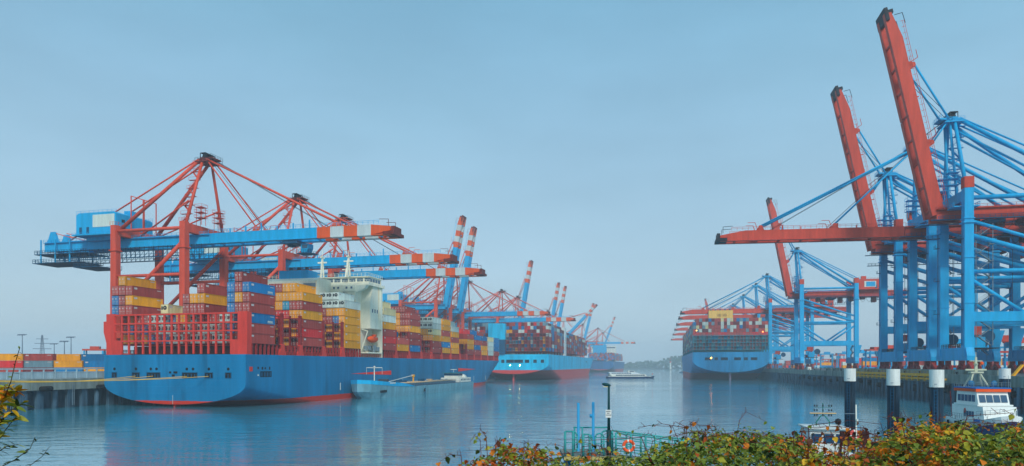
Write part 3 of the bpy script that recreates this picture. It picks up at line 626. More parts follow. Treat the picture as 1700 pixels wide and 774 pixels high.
# ------------------------------------------------------------------ ships
def hull(name, parent, m, L, W, zd, zc0, zb0, rise, flat, ent_d, ent_w, rake, sheer=0):
    """plated hull: transom at x=0, bow at x=L; U-shaped transom that fills out over `rise` metres"""
    NA, NS = 12, 5; st = [0, 3, 7, 12, 18, 25, 33, 42, 52, 65, 80, 100, 130, 160, 190]
    st = [s for s in st if s < flat * .8]; n = len(st)
    st += [flat * .8 + (L - flat * .8) * (k / 26) for k in range(27)]
    mb = MB(); vs = []; fs = []; cols = NA + NS + 1
    for u in st:
        t = min(1, u / rise); e = t * t * (3 - 2 * t); zb_ = zb0 + (-9 - zb0) * e; zc = zc0 + (-3 - zc0) * min(1, u / (rise * 1.05)) ** .8
        half = []
        for k in range(NA + 1):
            a = math.pi / 2 * k / NA; half.append((W / 2 * math.sin(a), zc - (zc - zb_) * math.cos(a)))
        for k in range(1, NS + 1): half.append((W / 2, zc + (zd - zc) * k / NS))
        row = []
        for (b, z) in half:
            f = max(0, min(1, z / zd)); ent = ent_w + (ent_d - ent_w) * f; le = L - rake * (1 - f); d = (le - u) / ent
            k = 1 if d >= 1 else (0.0 if d <= 0 else (1 - (1 - d) ** 2.2))
            row.append((min(u, le), b * k, z + (sheer * max(0, (u - L + 60) / 60) ** 2 if f > .9 else 0)))
        vs += [(x, -y, z) for x, y, z in row] + row
    R2 = 2 * cols; ns = len(st); NR = cols
    for i in range(ns - 1):
        for k in range(NA + NS):
            a = i * 2 * NR + k; fs.append((a, a + 2 * NR, a + 2 * NR + 1, a + 1))
            b = a + NR; fs.append((b, b + 1, b + 2 * NR + 1, b + 2 * NR))
    mb._add(vs, fs)
    h = mb.build(name, m, parent)
    bm = bmesh.new(); bm.from_mesh(h.data); bmesh.ops.remove_doubles(bm, verts=bm.verts, dist=.002); bmesh.ops.dissolve_degenerate(bm, dist=.002, edges=bm.edges); bmesh.ops.recalc_face_normals(bm, faces=bm.faces)
    for f in bm.faces: f.smooth = True
    bm.to_mesh(h.data); bm.free()
    # transom plate and deck
    tr = [(y, z) for (x, y, z) in vs[:NR]]; tr2 = [(y, z) for (x, y, z) in vs[NR:2 * NR]]
    poly = tr[::-1] + tr2[1:]
    fixn(MB().prism_x(poly, -.25, -.003).build('transom', m, parent))
    dk = MB(); top = [vs[i * 2 * NR + NR - 1] for i in range(ns)]; n2 = len(top)
    dk._add([(x, y, zd - .05) for x, y, z in top] + [(x, -y, zd - .05) for x, y, z in top], [(i, i + 1, n2 + i + 1, n2 + i) for i in range(n2 - 1)])
    fixn(dk.build('deck', mat('deck_red_brown', (84, 40, 38), .7, .25, False), parent))
    return h

def world_of(ship, x, y, z):
    a = ship.rotation_euler[2]; l = ship.location
    return (l[0] + x * math.cos(a) - y * math.sin(a), l[1] + x * math.sin(a) + y * math.cos(a), l[2] + z)

# containers -------------------------------------------------------
CC = {'d': ('rust red', (168, 66, 58)), 'r': ('bright red', (214, 44, 44)), 'l': ('faded red', (190, 78, 66)), 'b': ('blue', (0, 118, 176)), 'y': ('yellow', (236, 158, 8)),
      'w': ('white', (198, 214, 206)), 'c': ('cream', (222, 210, 158)), 't': ('turquoise', (0, 152, 186)), 'g': ('grey blue', (112, 146, 160)), 'm': ('maroon', (112, 38, 44))}
CM = {k: mat('container_' + v[0].replace(' ', '_'), v[1], .55, .14, rust=.18, scale=.5) for k, v in CC.items()}
for k_, m_ in CM.items():                              # every box has faded a little differently
    t_ = m_.node_tree; b_ = t_.nodes['Principled BSDF']; src_ = b_.inputs['Base Color'].links[0].from_socket
    oi = t_.nodes.new('ShaderNodeObjectInfo'); hs = t_.nodes.new('ShaderNodeHueSaturation'); mr_ = t_.nodes.new('ShaderNodeMapRange'); mr_.inputs[3].default_value = .78; mr_.inputs[4].default_value = 1.12
    t_.links.new(oi.outputs['Random'], mr_.inputs[0]); t_.links.new(mr_.outputs[0], hs.inputs['Value']); t_.links.new(src_, hs.inputs['Color']); t_.links.new(hs.outputs[0], b_.inputs['Base Color'])
def cont_mesh(L, h=2.88):
    mb = MB(); W = 2.42; n = int(L / .75); xs = [.22 + (L - .44) * i / n for i in range(n + 1)]
    for s in (-1, 1):                                  # corrugated long sides
        vs = []; fs = []
        for i, x in enumerate(xs):
            y = s * (W / 2 - (.07 if i % 2 else .015)); vs += [(x, y, .15), (x, y, h - .12)]
        for i in range(n): a = 2 * i; fs.append((a, a + 2, a + 3, a + 1) if s < 0 else (a + 1, a + 3, a + 2, a))
        mb._add(vs, fs)
        mb.box(.003, L, s * W / 2 - .06 + (-.02 if s > 0 else 0) * 0 - .03, s * W / 2 + .02, 0, .16); mb.box(.003, L, s * W / 2 - .06, s * W / 2 + .02, h - .13, h)
        for x in (.003, L - .18): mb.box(x, x + .18, s * W / 2 - .09, s * W / 2 + .024, .16, h - .13)
    mb.box(.02, L - .02, -W / 2 + .05, W / 2 - .05, h - .06, h - .03); mb.box(.04, L - .04, -W / 2 + .05, W / 2 - .05, .1, .14)
    for s in (-1, 1): mb.box(L - 2.3, L - .6, s * 1.214 - .004, s * 1.214 + .004, h - .72, h - .5, 1); mb.box(.7, 1.9, s * 1.214 - .004, s * 1.214 + .004, h - 1.0, h - .45, 1)
    for x in (.06, L - .1): mb.box(x, x + .04, -W / 2 + .06, W / 2 - .06, .14, h - .07)
    return mb
M_bar = mat('door_bar_steel', (196, 190, 186), .5, .15)
CM40 = {k: cont_mesh(12.19).mesh('container', [CM[k], M_bar]) for k in CC}
CM20 = {k: cont_mesh(6.06).mesh('container', [CM[k], M_bar]) for k in CC}
DOOR = {}
def door_mesh(k, side):
    if (k, side) not in DOOR:
        mb = MB(); y0, y1 = (-1.12, -.02) if side < 0 else (.02, 1.12)
        mb.box(-.02, .055, y0, y1, .2, 2.7)
        for q in (.28, .68):
            y = y0 + (y1 - y0) * q; mb.tube((-.06, y, .1), (-.06, y, 2.8), .035, 5, mi=1); mb.box(-.075, -.02, y - .2, y + .06, 1.0, 1.12, 1)
        mb.box(-.03, -.02, y0 + .62, y0 + .98, 1.75, 2.2, 1)
        DOOR[(k, side)] = mb.mesh('door', [CM[k], M_bar])
    return DOOR[(k, side)]
def reefer_mesh(k):
    mb = MB(); mb.box(-.02, .055, -1.1, 1.1, .2, 2.7); mb.box(-.05, -.02, -1.0, 1.0, .35, 1.1, 0)
    mb.tube((-.04, -.25, 1.85), (-.09, -.25, 1.85), .62, 18, mi=1); mb.tube((-.09, -.25, 1.85), (-.11, -.25, 1.85), .16, 10, mi=0)
    mb.box(-.08, -.02, .5, 1.0, 1.3, 2.3, 1); return mb.mesh('refrigeration_unit', [CM[k], M_dark])
REEF = {k: reefer_mesh(k) for k in 'wc'}
NCONT = [0]
def container(k, loc, rz, label, group, doors=0, reefer=False, short=False):
    o = link('shipping_container', (CM20 if short else CM40)[k]); o.location = loc; o.rotation_euler = (0, 0, rz)
    tag(o, label, 'container', group); NCONT[0] += 1
    if reefer: link('refrigeration_unit', REEF[k], o)
    elif doors:
        for s in (-1, 1): link('door', door_mesh(k, s), o)
    return o

def mooring(parent, x, y, z, wd, ht, bars=2, m=None):
    """a framed mooring opening in a transom plate (faces -x)"""
    o = MB().box(x - .06, x + .02, y - wd / 2, y + wd / 2, z - ht / 2, z + ht / 2).build('mooring_opening', M_black, parent)
    f = MB()
    for s in (-1, 1): f.box(x - .14, x - .03, y + s * wd / 2 - .09, y + s * wd / 2 + .09, z - ht / 2 - .1, z + ht / 2 + .1); f.box(x - .14, x - .03, y - wd / 2, y + wd / 2, z + s * ht / 2 - .08, z + s * ht / 2 + .08)
    for k in range(bars): yy = y - wd / 2 + wd * (k + .7) / (bars + .4); f.box(x - .12, x - .062, yy - .16, yy + .16, z - ht / 2, z + ht * .25)
    f.build('opening_frame', m or M_darkblue, o)

def ship_one():
    a = math.radians(90 - 14.2); W = 48.4; zd = 15.2
    cx, cy = -75 - .9694 * W / 2, 192 + .2453 * W / 2
    s = thing('container_ship', (cx, cy, 0), a, 'nearest dark blue container ship with red stern lattice, moored at the left quay', 'ship', 'container ships in the harbour')
    hm = hull_mat('hull_deep_blue', (0, 120, 168), (206, 54, 34), 1.75)
    hull('hull', s, hm, 318, W, zd, 6.6, .7, 62, 272, 58, 100, 14)
    MR = mat('ship_red_paint', (212, 62, 50), .5, .14, rust=.25, rustcol=(120, 36, 34))
    MD = mat('ship_dark_red_paint', (150, 42, 42), .55, .18, rust=.3, rustcol=(80, 30, 32))
    # rudder
    MB().beam((1.5, 0, -3), (1.5, 0, 1.6), .5, 2.4).build('rudder', hm, s)
    MB().box(-.30, -.262, -.045, .045, .8, 3.4).build('draught_mark', M_white, s)
    # bulwark rail round the stern deck edge
    # mooring openings
    for (y, wd, b) in ((20.5, 1.7, 1), (12.8, 2.6, 2), (6.6, 4.6, 4), (-5.8, 5.0, 4), (-12.2, 2.6, 2), (-18.6, 1.9, 1)):
        mooring(s, -.262, y, 9.2, wd, 1.5, b)
    for y in (20.5, 12.8, 7.6, 5.6, -4.8, -6.9, -12.2, -18.6): MB().tube((-.32, y, 11.0), (-.2, y, 11.0), .42, 12).build('fairlead', M_black, s)
    for (y, wd) in ((.9, .7), (-.9, 1.3), (-.2, 1.0)): MB().box(-.31, -.262, y - wd / 2, y + wd / 2, 9.7 - (y == -.2) * .9, 10.3 - (y == -.2) * .9).build('vent_opening', M_black, s)
    for (x, z, wd, ht, m) in ((2.2, 11.0, 1.5, 1.3, MR), (5.6, 11.3, .7, .7, M_dark), (7.6, 11.2, .7, .8, M_black), (9.0, 11.2, .6, .6, M_black), (11.2, 11.2, .6, .9, M_black), (5.6, 9.2, .6, .4, M_white)):
        MB().box(x - wd / 2, x + wd / 2, -W / 2 - .05, -W / 2 + .02, z - ht / 2, z + ht / 2).build('side_port', m, s)
    o = MB().box(6.6, 12.2, -W / 2 - .05, -W / 2 + .02, 8.6, 10.3).build('mooring_opening', M_black, s)
    f = MB()
    for k in range(4): f.box(6.9 + k * 1.4, 7.7 + k * 1.4, -W / 2 - .1, -W / 2 - .055, 8.8, 10.0)
    f.build('opening_frame', M_darkblue, o)
    # red wedge stripes along the starboard side
    wm = mat('stripe_red', (238, 50, 32), .5, .05)
    for (p0, p1, flip) in ((62, 98, 0), (186, 218, 1)):
        zt_, zb_ = (9.9, 8.1) if not flip else (10.6, 8.7)
        poly = [(p0, 8.95), (p1, zb_), (p1, zt_)] if not flip else [(p0, zb_), (p1, 9.9), (p0, zt_)]
        fixn(MB().prism_y(poly, -W / 2 - .06, -W / 2 - .01).build('side_stripe', wm, s))
    for x in (54, 110, 214, 238): MB().box(x, x + .5, -W / 2 - .05, -W / 2 - .01, 3.2, 5.8).build('draught_mark', M_white, s)
    # ---- red stern lattice
    x0 = .9; zt_ = 27.4; t = .55; rows = [27.0, 24.4, 22.0, 19.2, 15.4]; ya = W / 2
    def bar(p, q, wd, ht, nm='lattice_bar'): MB().beam(p, q, wd, ht).build(nm, MR, s)
    ncol = 17; yL, yR = 21.4, -21.2
    for k in range(ncol + 1):
        y = yL + (yR - yL) * k / ncol; zbot = rows[4] if 1 <= k <= ncol - 1 else rows[3]
        bar((x0, y, zbot), (x0, y, rows[0]), .55, .42, 'lattice_post')
    for i, z in enumerate(rows[:4]):
        MB().box(x0 - .32, x0 + .42, yR - .3, yL + .3, z - .22, z + .22).build('lattice_beam', MR, s)
        r_ = MB()
        for q in (.55, 1.05): r_.tube((x0 + .8, yL, z - 1.9 + q), (x0 + .8, yR, z - 1.9 + q), .05, 4)
        r_.build('lattice_railing', MR, s)
    for sg, yy in ((1, yL), (-1, yR)):               # solid corner plates
        y1 = sg * (W / 2 - .05)
        MB().box(x0 - .45, x0 + .45, min(yy, y1), max(yy, y1), zd, zt_).build('corner_plate', MR, s)
        yi = yL + (yR - yL) * (1 if sg > 0 else ncol - 1) / ncol
        MB().box(x0 - .4, x0 + .4, min(yy - .02 * sg, yi), max(yy - .02 * sg, yi), zd, rows[3] - .24).build('corner_plate', MR, s)
        MB().box(x0 + .455, 2.6, min(y1 - sg * .7, y1), max(y1 - sg * .7, y1), zd, zt_ - .2).build('side_plate', MR, s)
    fixn(MB().prism_x([(W / 2 - .06, zd + 3), (W / 2 + 1.1, zd + 6.8), (W / 2 + 1.1, zd + 10), (W / 2 - .06, zd + 10)], .6, 3.0).build('wing_bracket', MR, s))
    MB().box(6.6, 16.5, -20, 20, zd + .02, zd + 2.6).build('hatch_coaming', mat('hatch_dark_red', (74, 28, 30), .6, .2), s)
    # ---- lashing bridges
    zb = 18.4; tp = 2.94
    def lashing(u, top, nm='lashing_bridge'):
        m = MB(); ya_ = W / 2 - .2
        for y in [-ya_ + k * (2 * ya_) / 12 for k in range(13)]:
            wd = .8 if abs(abs(y) - ya_) < .01 else .28
            m.box(u - .45, u + .45, y - wd / 2 + (.4 if y < -ya_ + .1 else 0), y + wd / 2 + (.4 if y < -ya_ + .1 else 0), zd, top)
        z = zb + tp
        while z < top + .1:
            m.box(u - .6, u + .6, -ya_, ya_, z - .12, z + .12); rails(m, (u - .6, -ya_, z + .12), (u - .6, ya_, z + .12), 1.1, 2.0, .05); z += tp
        m.box(u - .6, u + .6, -ya_, ya_, zb - .5, zb - .2)
        m.build(nm, MD, s)
        m = MB().prism_y([(u - 1.7, zd), (u + 1.7, zd), (u + .75, zd + 3.4), (u - .75, zd + 3.4)], -W / 2 + .1, -W / 2 + .9); m.build('bridge_foot', MR, s)
    for u, n in ((18.4, 3.3), (28.7, 3.3), (43.2, 3.0), (56.7, 3.2), (103.8, 3), (118, 3), (132.6, 2.0), (146.2, 2.0), (160.4, 1), (174.5, 1), (189.5, 1), (201.8, 2), (215.8, 1), (230, 1), (244.2, 1), (258.3, 1)):
        lashing(u, zb + tp * n)
    # pedestals, hatch sides and walkway rail along the starboard edge
    m = MB(); u = 3.0
    while u < 270:
        if not 70 < u < 91: m.box(u, u + .5, -W / 2 + .15, -W / 2 + .75, zd, zb - .15)
        if int(u) % 2: m.box(u + .9, u + 1.15, -W / 2 + .9, -W / 2 + 1.2, zd, zb - .5)
        u += 2.03
    tag(m.build('pedestals', MD, s), None, None, kind='stuff')
    m = MB(); rails(m, (16, -W / 2 + .1, zd), (270, -W / 2 + .1, zd), 1.1, 2.0, .045); m.build('deck_railing', MR, s)
    MB().box(16, 71, -W / 2 + 3, W / 2 - 3, zd + .01, zd + 1.8).build('hatch_cover', mat('hatch_dark_red', (74, 28, 30)), s)
    MB().box(92, 268, -W / 2 + 3, W / 2 - 3, zd + .01, zd + 2.6).build('hatch_cover', mat('hatch_dark_red', (74, 28, 30)), s)
    m = MB()
    for u in (5.4, 30, 58.2, 91.3, 105.3, 119.3, 147.5, 161.7, 175.8, 203.1, 217.1, 231.4, 245.6, 259.6): m.box(u, u + 12.2, -W / 2 + .2, W / 2 - .2, zb - .2, zb - .03)
    m.build('hatch_platform', mat('hatch_dark_red', (74, 28, 30)), s)
    # ---- accommodation house
    WH = mat('ship_house_cream', (234, 234, 212), .55, .1, rust=.55, rustcol=(206, 164, 92), scale=.35)
    h = MB()
    prof = [(74, zb + .2), (74, 43.4), (89.6, 43.4), (89.6, zd), (76.5, zd), (76.5, zb + .2)]
    h.prism_y(prof, -W / 2 + 4.2, W / 2 - 4.2)
    h.prism_y([(78.4, 26.6), (78.4, 37.2), (80.8, 43.4), (89.6, 43.4), (89.6, 26.6)], -W / 2 + .05, -W / 2 + 4.2)
    h.box(89.0, 89.6, -W / 2 + .05, -W / 2 + 4.2, zd, 26.6); h.box(76.6, 89.6, -W / 2 + .05, -W / 2 + 4.2, zd + 1.6, zd + 2.1)
    h = fixn(h.build('accommodation_house', WH, s))
    b = MB().box(76.0, 90.4, -W / 2 - .6, W / 2 + .6, 43.45, 44.5); b.box(78.5, 89.4, -W / 2 + .6, W / 2 - .6, 44.5, 47.0); b.box(77.8, 90.0, -W / 2 + .2, W / 2 - .2, 47.0, 47.3)
    b = b.build('bridge_deck', WH, s)
    for k in range(15):
        y = -W / 2 + 1.2 + k * (W - 2.4) / 14
        MB().box(78.43, 78.5 - .003, y - 1.3, y + 1.3, 45.2, 46.5).build('window', M_glass, b) if abs(y) < W / 2 - 1 else None
    for x in (80.2, 82.6, 85, 87.4): MB().box(x - .95, x + .95, -W / 2 + .53, -W / 2 + .597, 45.2, 46.5).build('window', M_glass, b)
    m = MB(); rails(m, (77, -W / 2 - .5, 44.5), (77, W / 2 + .5, 44.5), 1.2, 1.4, .06); rails(m, (77.8, -W / 2 + .3, 47.3), (90, -W / 2 + .3, 47.3), 1.2, 1.6, .06); rails(m, (77.8, -W / 2 + .3, 47.3), (77.8, W / 2 - .3, 47.3), 1.2, 1.6, .06); m.build('railing', WH, b)
    for x in (80.5, 82.6, 84.7): MB().box(x - .45, x + .45, -W / 2 + .02, -W / 2 + .045, 33.0, 34.4).build('window', M_glass, h)
    for y in (-14, -11, -8, -2, 4, 10): MB().box(73.93, 73.997, y - .6, y + .6, 38.5, 39.8).build('window', M_glass, h)
    for z in (28.5, 31.6, 34.7, 37.8, 40.9):
        m = MB().box(73.1, 73.95, -W / 2 + 4.2, -9.6, z - .12, z); rails(m, (73.15, -W / 2 + 4.3, z), (73.15, -9.7, z), 1.0, 1.3, .045); m.build('deck_balcony', WH, h)
        for y in (-18.3, -16.2, -12.6, -10.8): MB().box(73.93, 73.997, y - .4, y + .4, z + 1.0, z + 1.9).build('window', M_glass, h)
    m = MB()
    for k, z in enumerate((28.5, 31.6, 34.7, 37.8)): y0, y1 = ((-15, -18), (-18, -15))[k % 2]; m.beam((73.4, y0, z), (73.4, y1, z + 3.1), .6, .12); m.beam((73.2, y0, z + 1), (73.2, y1, z + 4.1), .06, .06)
    m.build('outside_stairs', M_grey, h)
    for x in (86.2, 87.6): MB().tube((x, -W / 2 - .08, 27), (x, -W / 2 - .08, 43), .12, 6).build('vent_pipe', WH, h)
    MB().box(78.6, 89.4, -W / 2 - .04, -W / 2 + .04, 30.1, 30.25).build('rubbing_strip', WH, h)
    # engine casing block aft of the house, with louvres, funnel and masts
    k = MB().prism_y([(63.2, zb), (63.2, 44.2), (65, 45.4), (73.9, 45.4), (73.9, zb)], -9.5, 13).build('engine_casing', WH, s)
    for y in (-6.5, 0.5): MB().box(63.1, 63.19, y - 2.6, y + 2.6, 39.5, 43.2).build('louvre', M_grey, k)
    MB().box(63.1, 63.19, -9, -6, 34.5, 38).build('louvre', M_grey, k)
    MB().box(65.5, 72.5, -4.5, 8, 45.42, 48.6).build('funnel', M_girder_blue, s)
    m = MB()
    for y in (-2, 1.5, 5): m.tube((69, y, 48.6), (69, y, 50.2), .7, 10)
    m.build('exhaust_pipe', M_dark, s)
    for (x, y, hh) in ((76, -16, 10), (84, 0, 12), (86, -10, 7)):
        m = MB(); m.beam((x - 1.2, y, 47.3), (x, y, 47.3 + hh * .8), .5, .5); m.beam((x + 1.2, y, 47.3), (x, y, 47.3 + hh * .8), .5, .5); m.tube((x, y, 47.3 + hh * .7), (x, y, 47.3 + hh), .12, 6)
        m.box(x - .2, x + .2, y - 2, y + 2, 47.3 + hh * .55, 47.3 + hh * .6); m.box(x - 1.5, x + 1.5, y - .25, y + .25, 47.3 + hh * .72, 47.3 + hh * .77); m.build('mast', WH, s)
    # bridge wing bracket
    fixn(MB().prism_x([(-W / 2 - .5, 43.4), (-W / 2 + 6, 43.4), (-W / 2 + 4.3, 40.4), (-W / 2 + .4, 42)], 74.2, 76.4).build('wing_bracket', WH, s))
    # lifeboat in its recess
    lb = MB(); L_ = 8.2; x_ = 79.6; yb = -W / 2 + 1.6; zz = 22.6
    vs = []; fs = []; n = 10; kk = 10
    for i in range(n + 1):
        q = i / n; f = max(.05, math.sin(math.pi * min(1, max(0, q))) ** .45)
        for j in range(kk): an = 2 * math.pi * j / kk; vs.append((x_ + L_ * q, yb + 1.5 * f * math.cos(an), zz + (1.35 if math.sin(an) > 0 else 1.5) * f * math.sin(an)))
    for i in range(n):
        for j in range(kk): j2 = (j + 1) % kk; fs.append((i * kk + j, i * kk + j2, (i + 1) * kk + j2, (i + 1) * kk + j))
    lb._add(vs, fs); lb.box(x_ + L_ * .55, x_ + L_ * .8, yb - .7, yb + .7, zz + 1.1, zz + 1.9)
    b_ = fixn(lb.build('lifeboat', M_orange, s, True))
    for q in (.3, .5, .7): MB().box(x_ + L_ * q - .2, x_ + L_ * q + .2, yb - 1.53, yb - 1.38, zz + .35, zz + .7).build('lifeboat_window', M_glass, b_)
    m = MB()
    for q in (78.6, 88.2): m.beam((q, -W / 2 + 3.9, 18), (q, -W / 2 + 1.2, 25.6), .35, .35); m.beam((q, -W / 2 + 1.2, 25.6), (q, -W / 2 + 3.9, 26.4), .3, .3)
    m.build('davit', WH, s)
    m = MB(); rnd = random.Random(5)
    for q in range(16): x = 77.5 + rnd.random() * 11; m.cbox((x, -W / 2 + 1 + rnd.random() * 2.5, zd + 3 + rnd.random()), (.5 + rnd.random(), .6, .8 + rnd.random() * 1.4))
    m.build('boat_deck_gear', M_grey, s)
    # ---- containers: bay start, then per row (0 = starboard) the tiers from the bottom up
    bays = [(2.2, {0: 'ddbddb', 1: 'dlddydd', 2: 'dmbbbb', 3: 'dbw', 4: 'wdw', 5: 'wwd', 6: 'dwddyd', 7: 'wwddy', 8: 'wdwdd', 9: 'dwy', 10: 'wdy', 11: 'wwbc', 12: 'bww', 13: 'dww', 14: 'bdw', 15: 'ybd', 16: 'ddddyd', 17: 'ybydddy', 18: 'yddbbd'}),
            (30.0, {0: 'drdydy', 1: 'mymydyy', 2: 'ymyrtyy', 3: 'mymryyd', 4: 'ymydydd', 5: 'mydydm'}),
            (58.2, {0: 'yyyyyw', 1: 'mymbyww', 2: 'ymydyww', 3: 'mymddww'}),
            (91.3, {0: 'drdywc', 1: 'dddywcc', 2: 'dmdywc'}),
            (105.3, {0: 'yl', 1: 'ym'}),
            (119.3, {0: 'bddydd', 1: 'mdmyddd', 2: 'ymyyyyd', 3: 'mdmyybd'}),
            (147.5, {0: 'ddycww', 1: 'mmyyww', 2: 'mmdyww', 3: 'mmddd'}),
            (161.7, {0: 'ybydyy', 1: 'mydydy'}),
            (175.8, {0: 'yydyw', 1: 'mddyww', 2: 'mmdddw'}),
            (203.1, {0: 'dyyd', 1: 'mmydr', 2: 'mmydr', 3: 'mmrdr'}),
            (217.1, {0: 'dblb', 1: 'mdbbb'}),
            (231.4, {0: 'yydb', 1: 'mddbl'}),
            (245.6, {0: 'wwwc', 1: 'mdd'}),
            (259.6, {0: 'dbbb', 1: 'mdd'})]
    for bi, (u, rows_) in enumerate(bays):
        for ri, tiers in rows_.items():
            y = -W / 2 + 1.55 + ri * 2.518
            for ti, k in enumerate(tiers):
                reefer = k in 'wc' and not (bi == 0 and ti < 3 and False) and bi in (0, 2, 3, 6, 8, 12)
                lab = '%s container in %s tier, %s row from starboard, %s bay from nearest ship\'s stern' % (CC[k][0], ORD[ti], ORD[ri], ORD[bi])
                sh = bi == 0 and ri == 11 and ti == 3
                c = container(k, world_of(s, u + (3.2 if bi == 0 and ri and ti < 3 else 0), y, zb + tp * ti), a, lab, 'containers stacked on the nearest ship', doors=bi in (0, 1, 2, 5, 6), reefer=reefer, short=sh)
                if k == 'b' and ri == 0 and bi in (0, 7):          # small white line markings on the side
                    mk = MB()
                    for q in range(5): mk.box(8.6 + q * .5, 8.95 + q * .5, -1.245, -1.235, .55, 1.0)
                    mk.box(8.4, 11.3, -1.245, -1.235, .32, .42); mk.build('marking', M_white, c)
    # the inboard rows that only show in gaps
    m = MB(); rnd = random.Random(9); ks = 'dmybw'
    for bi, (u, rows_) in enumerate(bays[1:]):
        for ri in range(max(rows_) + 1, 19):
            for ti in range(2 if u < 100 else 3):
                m.box(u, u + 12.19, -W / 2 + .35 + ri * 2.518, -W / 2 + .35 + ri * 2.518 + 2.42, zb + tp * ti, zb + tp * ti + 2.88, ks.index(rnd.choice(ks)))
    tag(m.build('inboard_containers', [CM[k] for k in ks], s), None, None, kind='stuff')
    return s
S1 = ship_one()

def bulk_boxes(name, parent, blocks, seed, cols, label=None):
    """blocks: (x0, length, y list, z0, tiers fn) joined far containers"""
    m = MB(); rnd = random.Random(seed)
    for (u, L_, ys, z0, tiers) in blocks:
        for i, y in enumerate(ys):
            for t in range(tiers(i)): m.box(u, u + L_, y + .04, y + 2.44, z0 + t * 2.92, z0 + t * 2.92 + 2.84, rnd.randrange(len(cols)))
    return tag(m.build(name, [CM[k] for k in cols], parent), None, None, kind='stuff')

def ship_two():
    a = math.radians(77); W = 59.0; zd = 21.0
    cx, cy = 29.2 - .9744 * W / 2, 542 + .225 * W / 2
    s = thing('container_ship', (cx, cy, 0), a, 'pale blue high sided container ship with dense brown stacks, left of centre', 'ship', 'container ships in the harbour')
    hm = hull_mat('hull_light_blue', (0, 186, 232), (206, 68, 62), 8.3)
    hull('hull', s, hm, 398, W, zd, 13.5, 5.2, 90, 300, 80, 130, 14)
    fixn(MB().prism_y([(2, -2), (9, -2), (9, 6), (4, 6)], -.5, .5).build('rudder', mat('boot_red', (206, 68, 62), .5, .15), s))
    for (y, wd, b) in ((24, 5, 3), (15, 5.5, 4), (8, 2.4, 2), (2, 6, 4), (-5, 7, 5), (-12, 3.4, 2), (-18.5, 2.6, 2), (-24.5, 2.4, 1)): mooring(s, -.262, y, 15.4, wd, 2.4, b)
    MB().box(248, 258, -W / 2 - .05, -W / 2 + .02, 15.8, 16.8).build('side_port', M_dark, s)
    zb = zd + 2.6; rows = [-W / 2 + .6 + i * 2.51 for i in range(23)]
    blocks = []; u = 4
    h1 = [9] * 60
    for b in range(17):
        t = 8 if b < 6 else 7
        if 84 < u < 100: u += 15
        blocks.append((u, 12.19, rows if b < 3 else rows[:4], zb if b else zb, (lambda t: (lambda i: t - (1 if i in (0, 22) else 0)))(t))); u += 14.6
    bulk_boxes('container_stacks', s, blocks, 21, 'dmdmgbdmmdmgbdmwyrt')
    LB = mat('lashing_brown', (128, 52, 52), .6, .2)
    for k in range(17):
        u = 2.4 + k * 14.6
        m = MB(); top = zb + 2.92 * 5
        for y in [-W / 2 + .3 + i * 2.51 for i in range(24)]: m.box(u - .4, u + .4, y - .14, y + .14, zd, top)
        for t in range(6): m.box(u - .6, u + .6, -W / 2, W / 2, zb + t * 2.92 - .15, zb + t * 2.92 + .12)
        m.build('lashing_bridge', LB, s)
    WH = mat('ship_house_pale', (206, 220, 220), .55, .12)
    h = MB().box(86, 97, -W / 2 + .2, W / 2 - .2, zd, 47); h = h.build('accommodation_house', WH, s)
    for k in range(5): MB().box(85.9, 85.99, -W / 2 + 2, -W / 2 + 10, 30 + k * 3.2, 31.2 + k * 3.2).build('window', M_glass, h)
    f = MB().prism_y([(-1.2, 33), (-1.2, 46), (3.5, 46), (3.5, 33)], 6, 20).build('funnel', hm, s)
    MB().box(-1.4, -1.21, 6.5, 19.5, zd + 3, 32.9).build('funnel_louvre', M_darkblue, f)
    MB().box(-1.3, 3.4, 6.2, 19.8, zd, 32.9).build('funnel_casing', M_darkblue, f)
    for y in (-6, 2): MB().ball((-.5, y, 12.0), .16, 8).build('lamp', emat('deck_lamp_glow_%d' % y, (255, 226, 150), 90), s)
ship_two()

def ship_three():
    a = math.radians(76); W = 50.0; zd = 20
    cx, cy = 192 - .97 * W / 2, 1290 + .242 * W / 2
    s = thing('container_ship', (cx, cy, 0), a, 'small hazy blue container ship far off in the harbour basin', 'ship', 'container ships in the harbour')
    hm = hull_mat('hull_far_blue', (20, 96, 150), (190, 70, 62), 5)
    hull('hull', s, hm, 330, W, zd, 12, 3, 80, 240, 70, 110, 12)
    rows = [-W / 2 + .8 + i * 2.51 for i in range(19)]
    bulk_boxes('container_stacks', s, [(4 + k * 14.5, 12.19, rows if k < 2 else rows[:3], zd + 2, (lambda k: (lambda i: 4 + (i * 7 + k * 5) % 2))(k)) for k in range(15)], 31, 'bbdmgbdl')
    h = MB().box(60, 72, -W / 2 + 1, W / 2 - 1, zd, 50).build('accommodation_house', M_white, s)
    MB().box(59.8, 59.99, -W / 2 + 2, W / 2 - 2, 46.5, 48.5).build('window', M_glass, h)
    MB().box(34, 42, -8, 18, zd, 52).build('funnel', M_girder_blue, s)
ship_three()

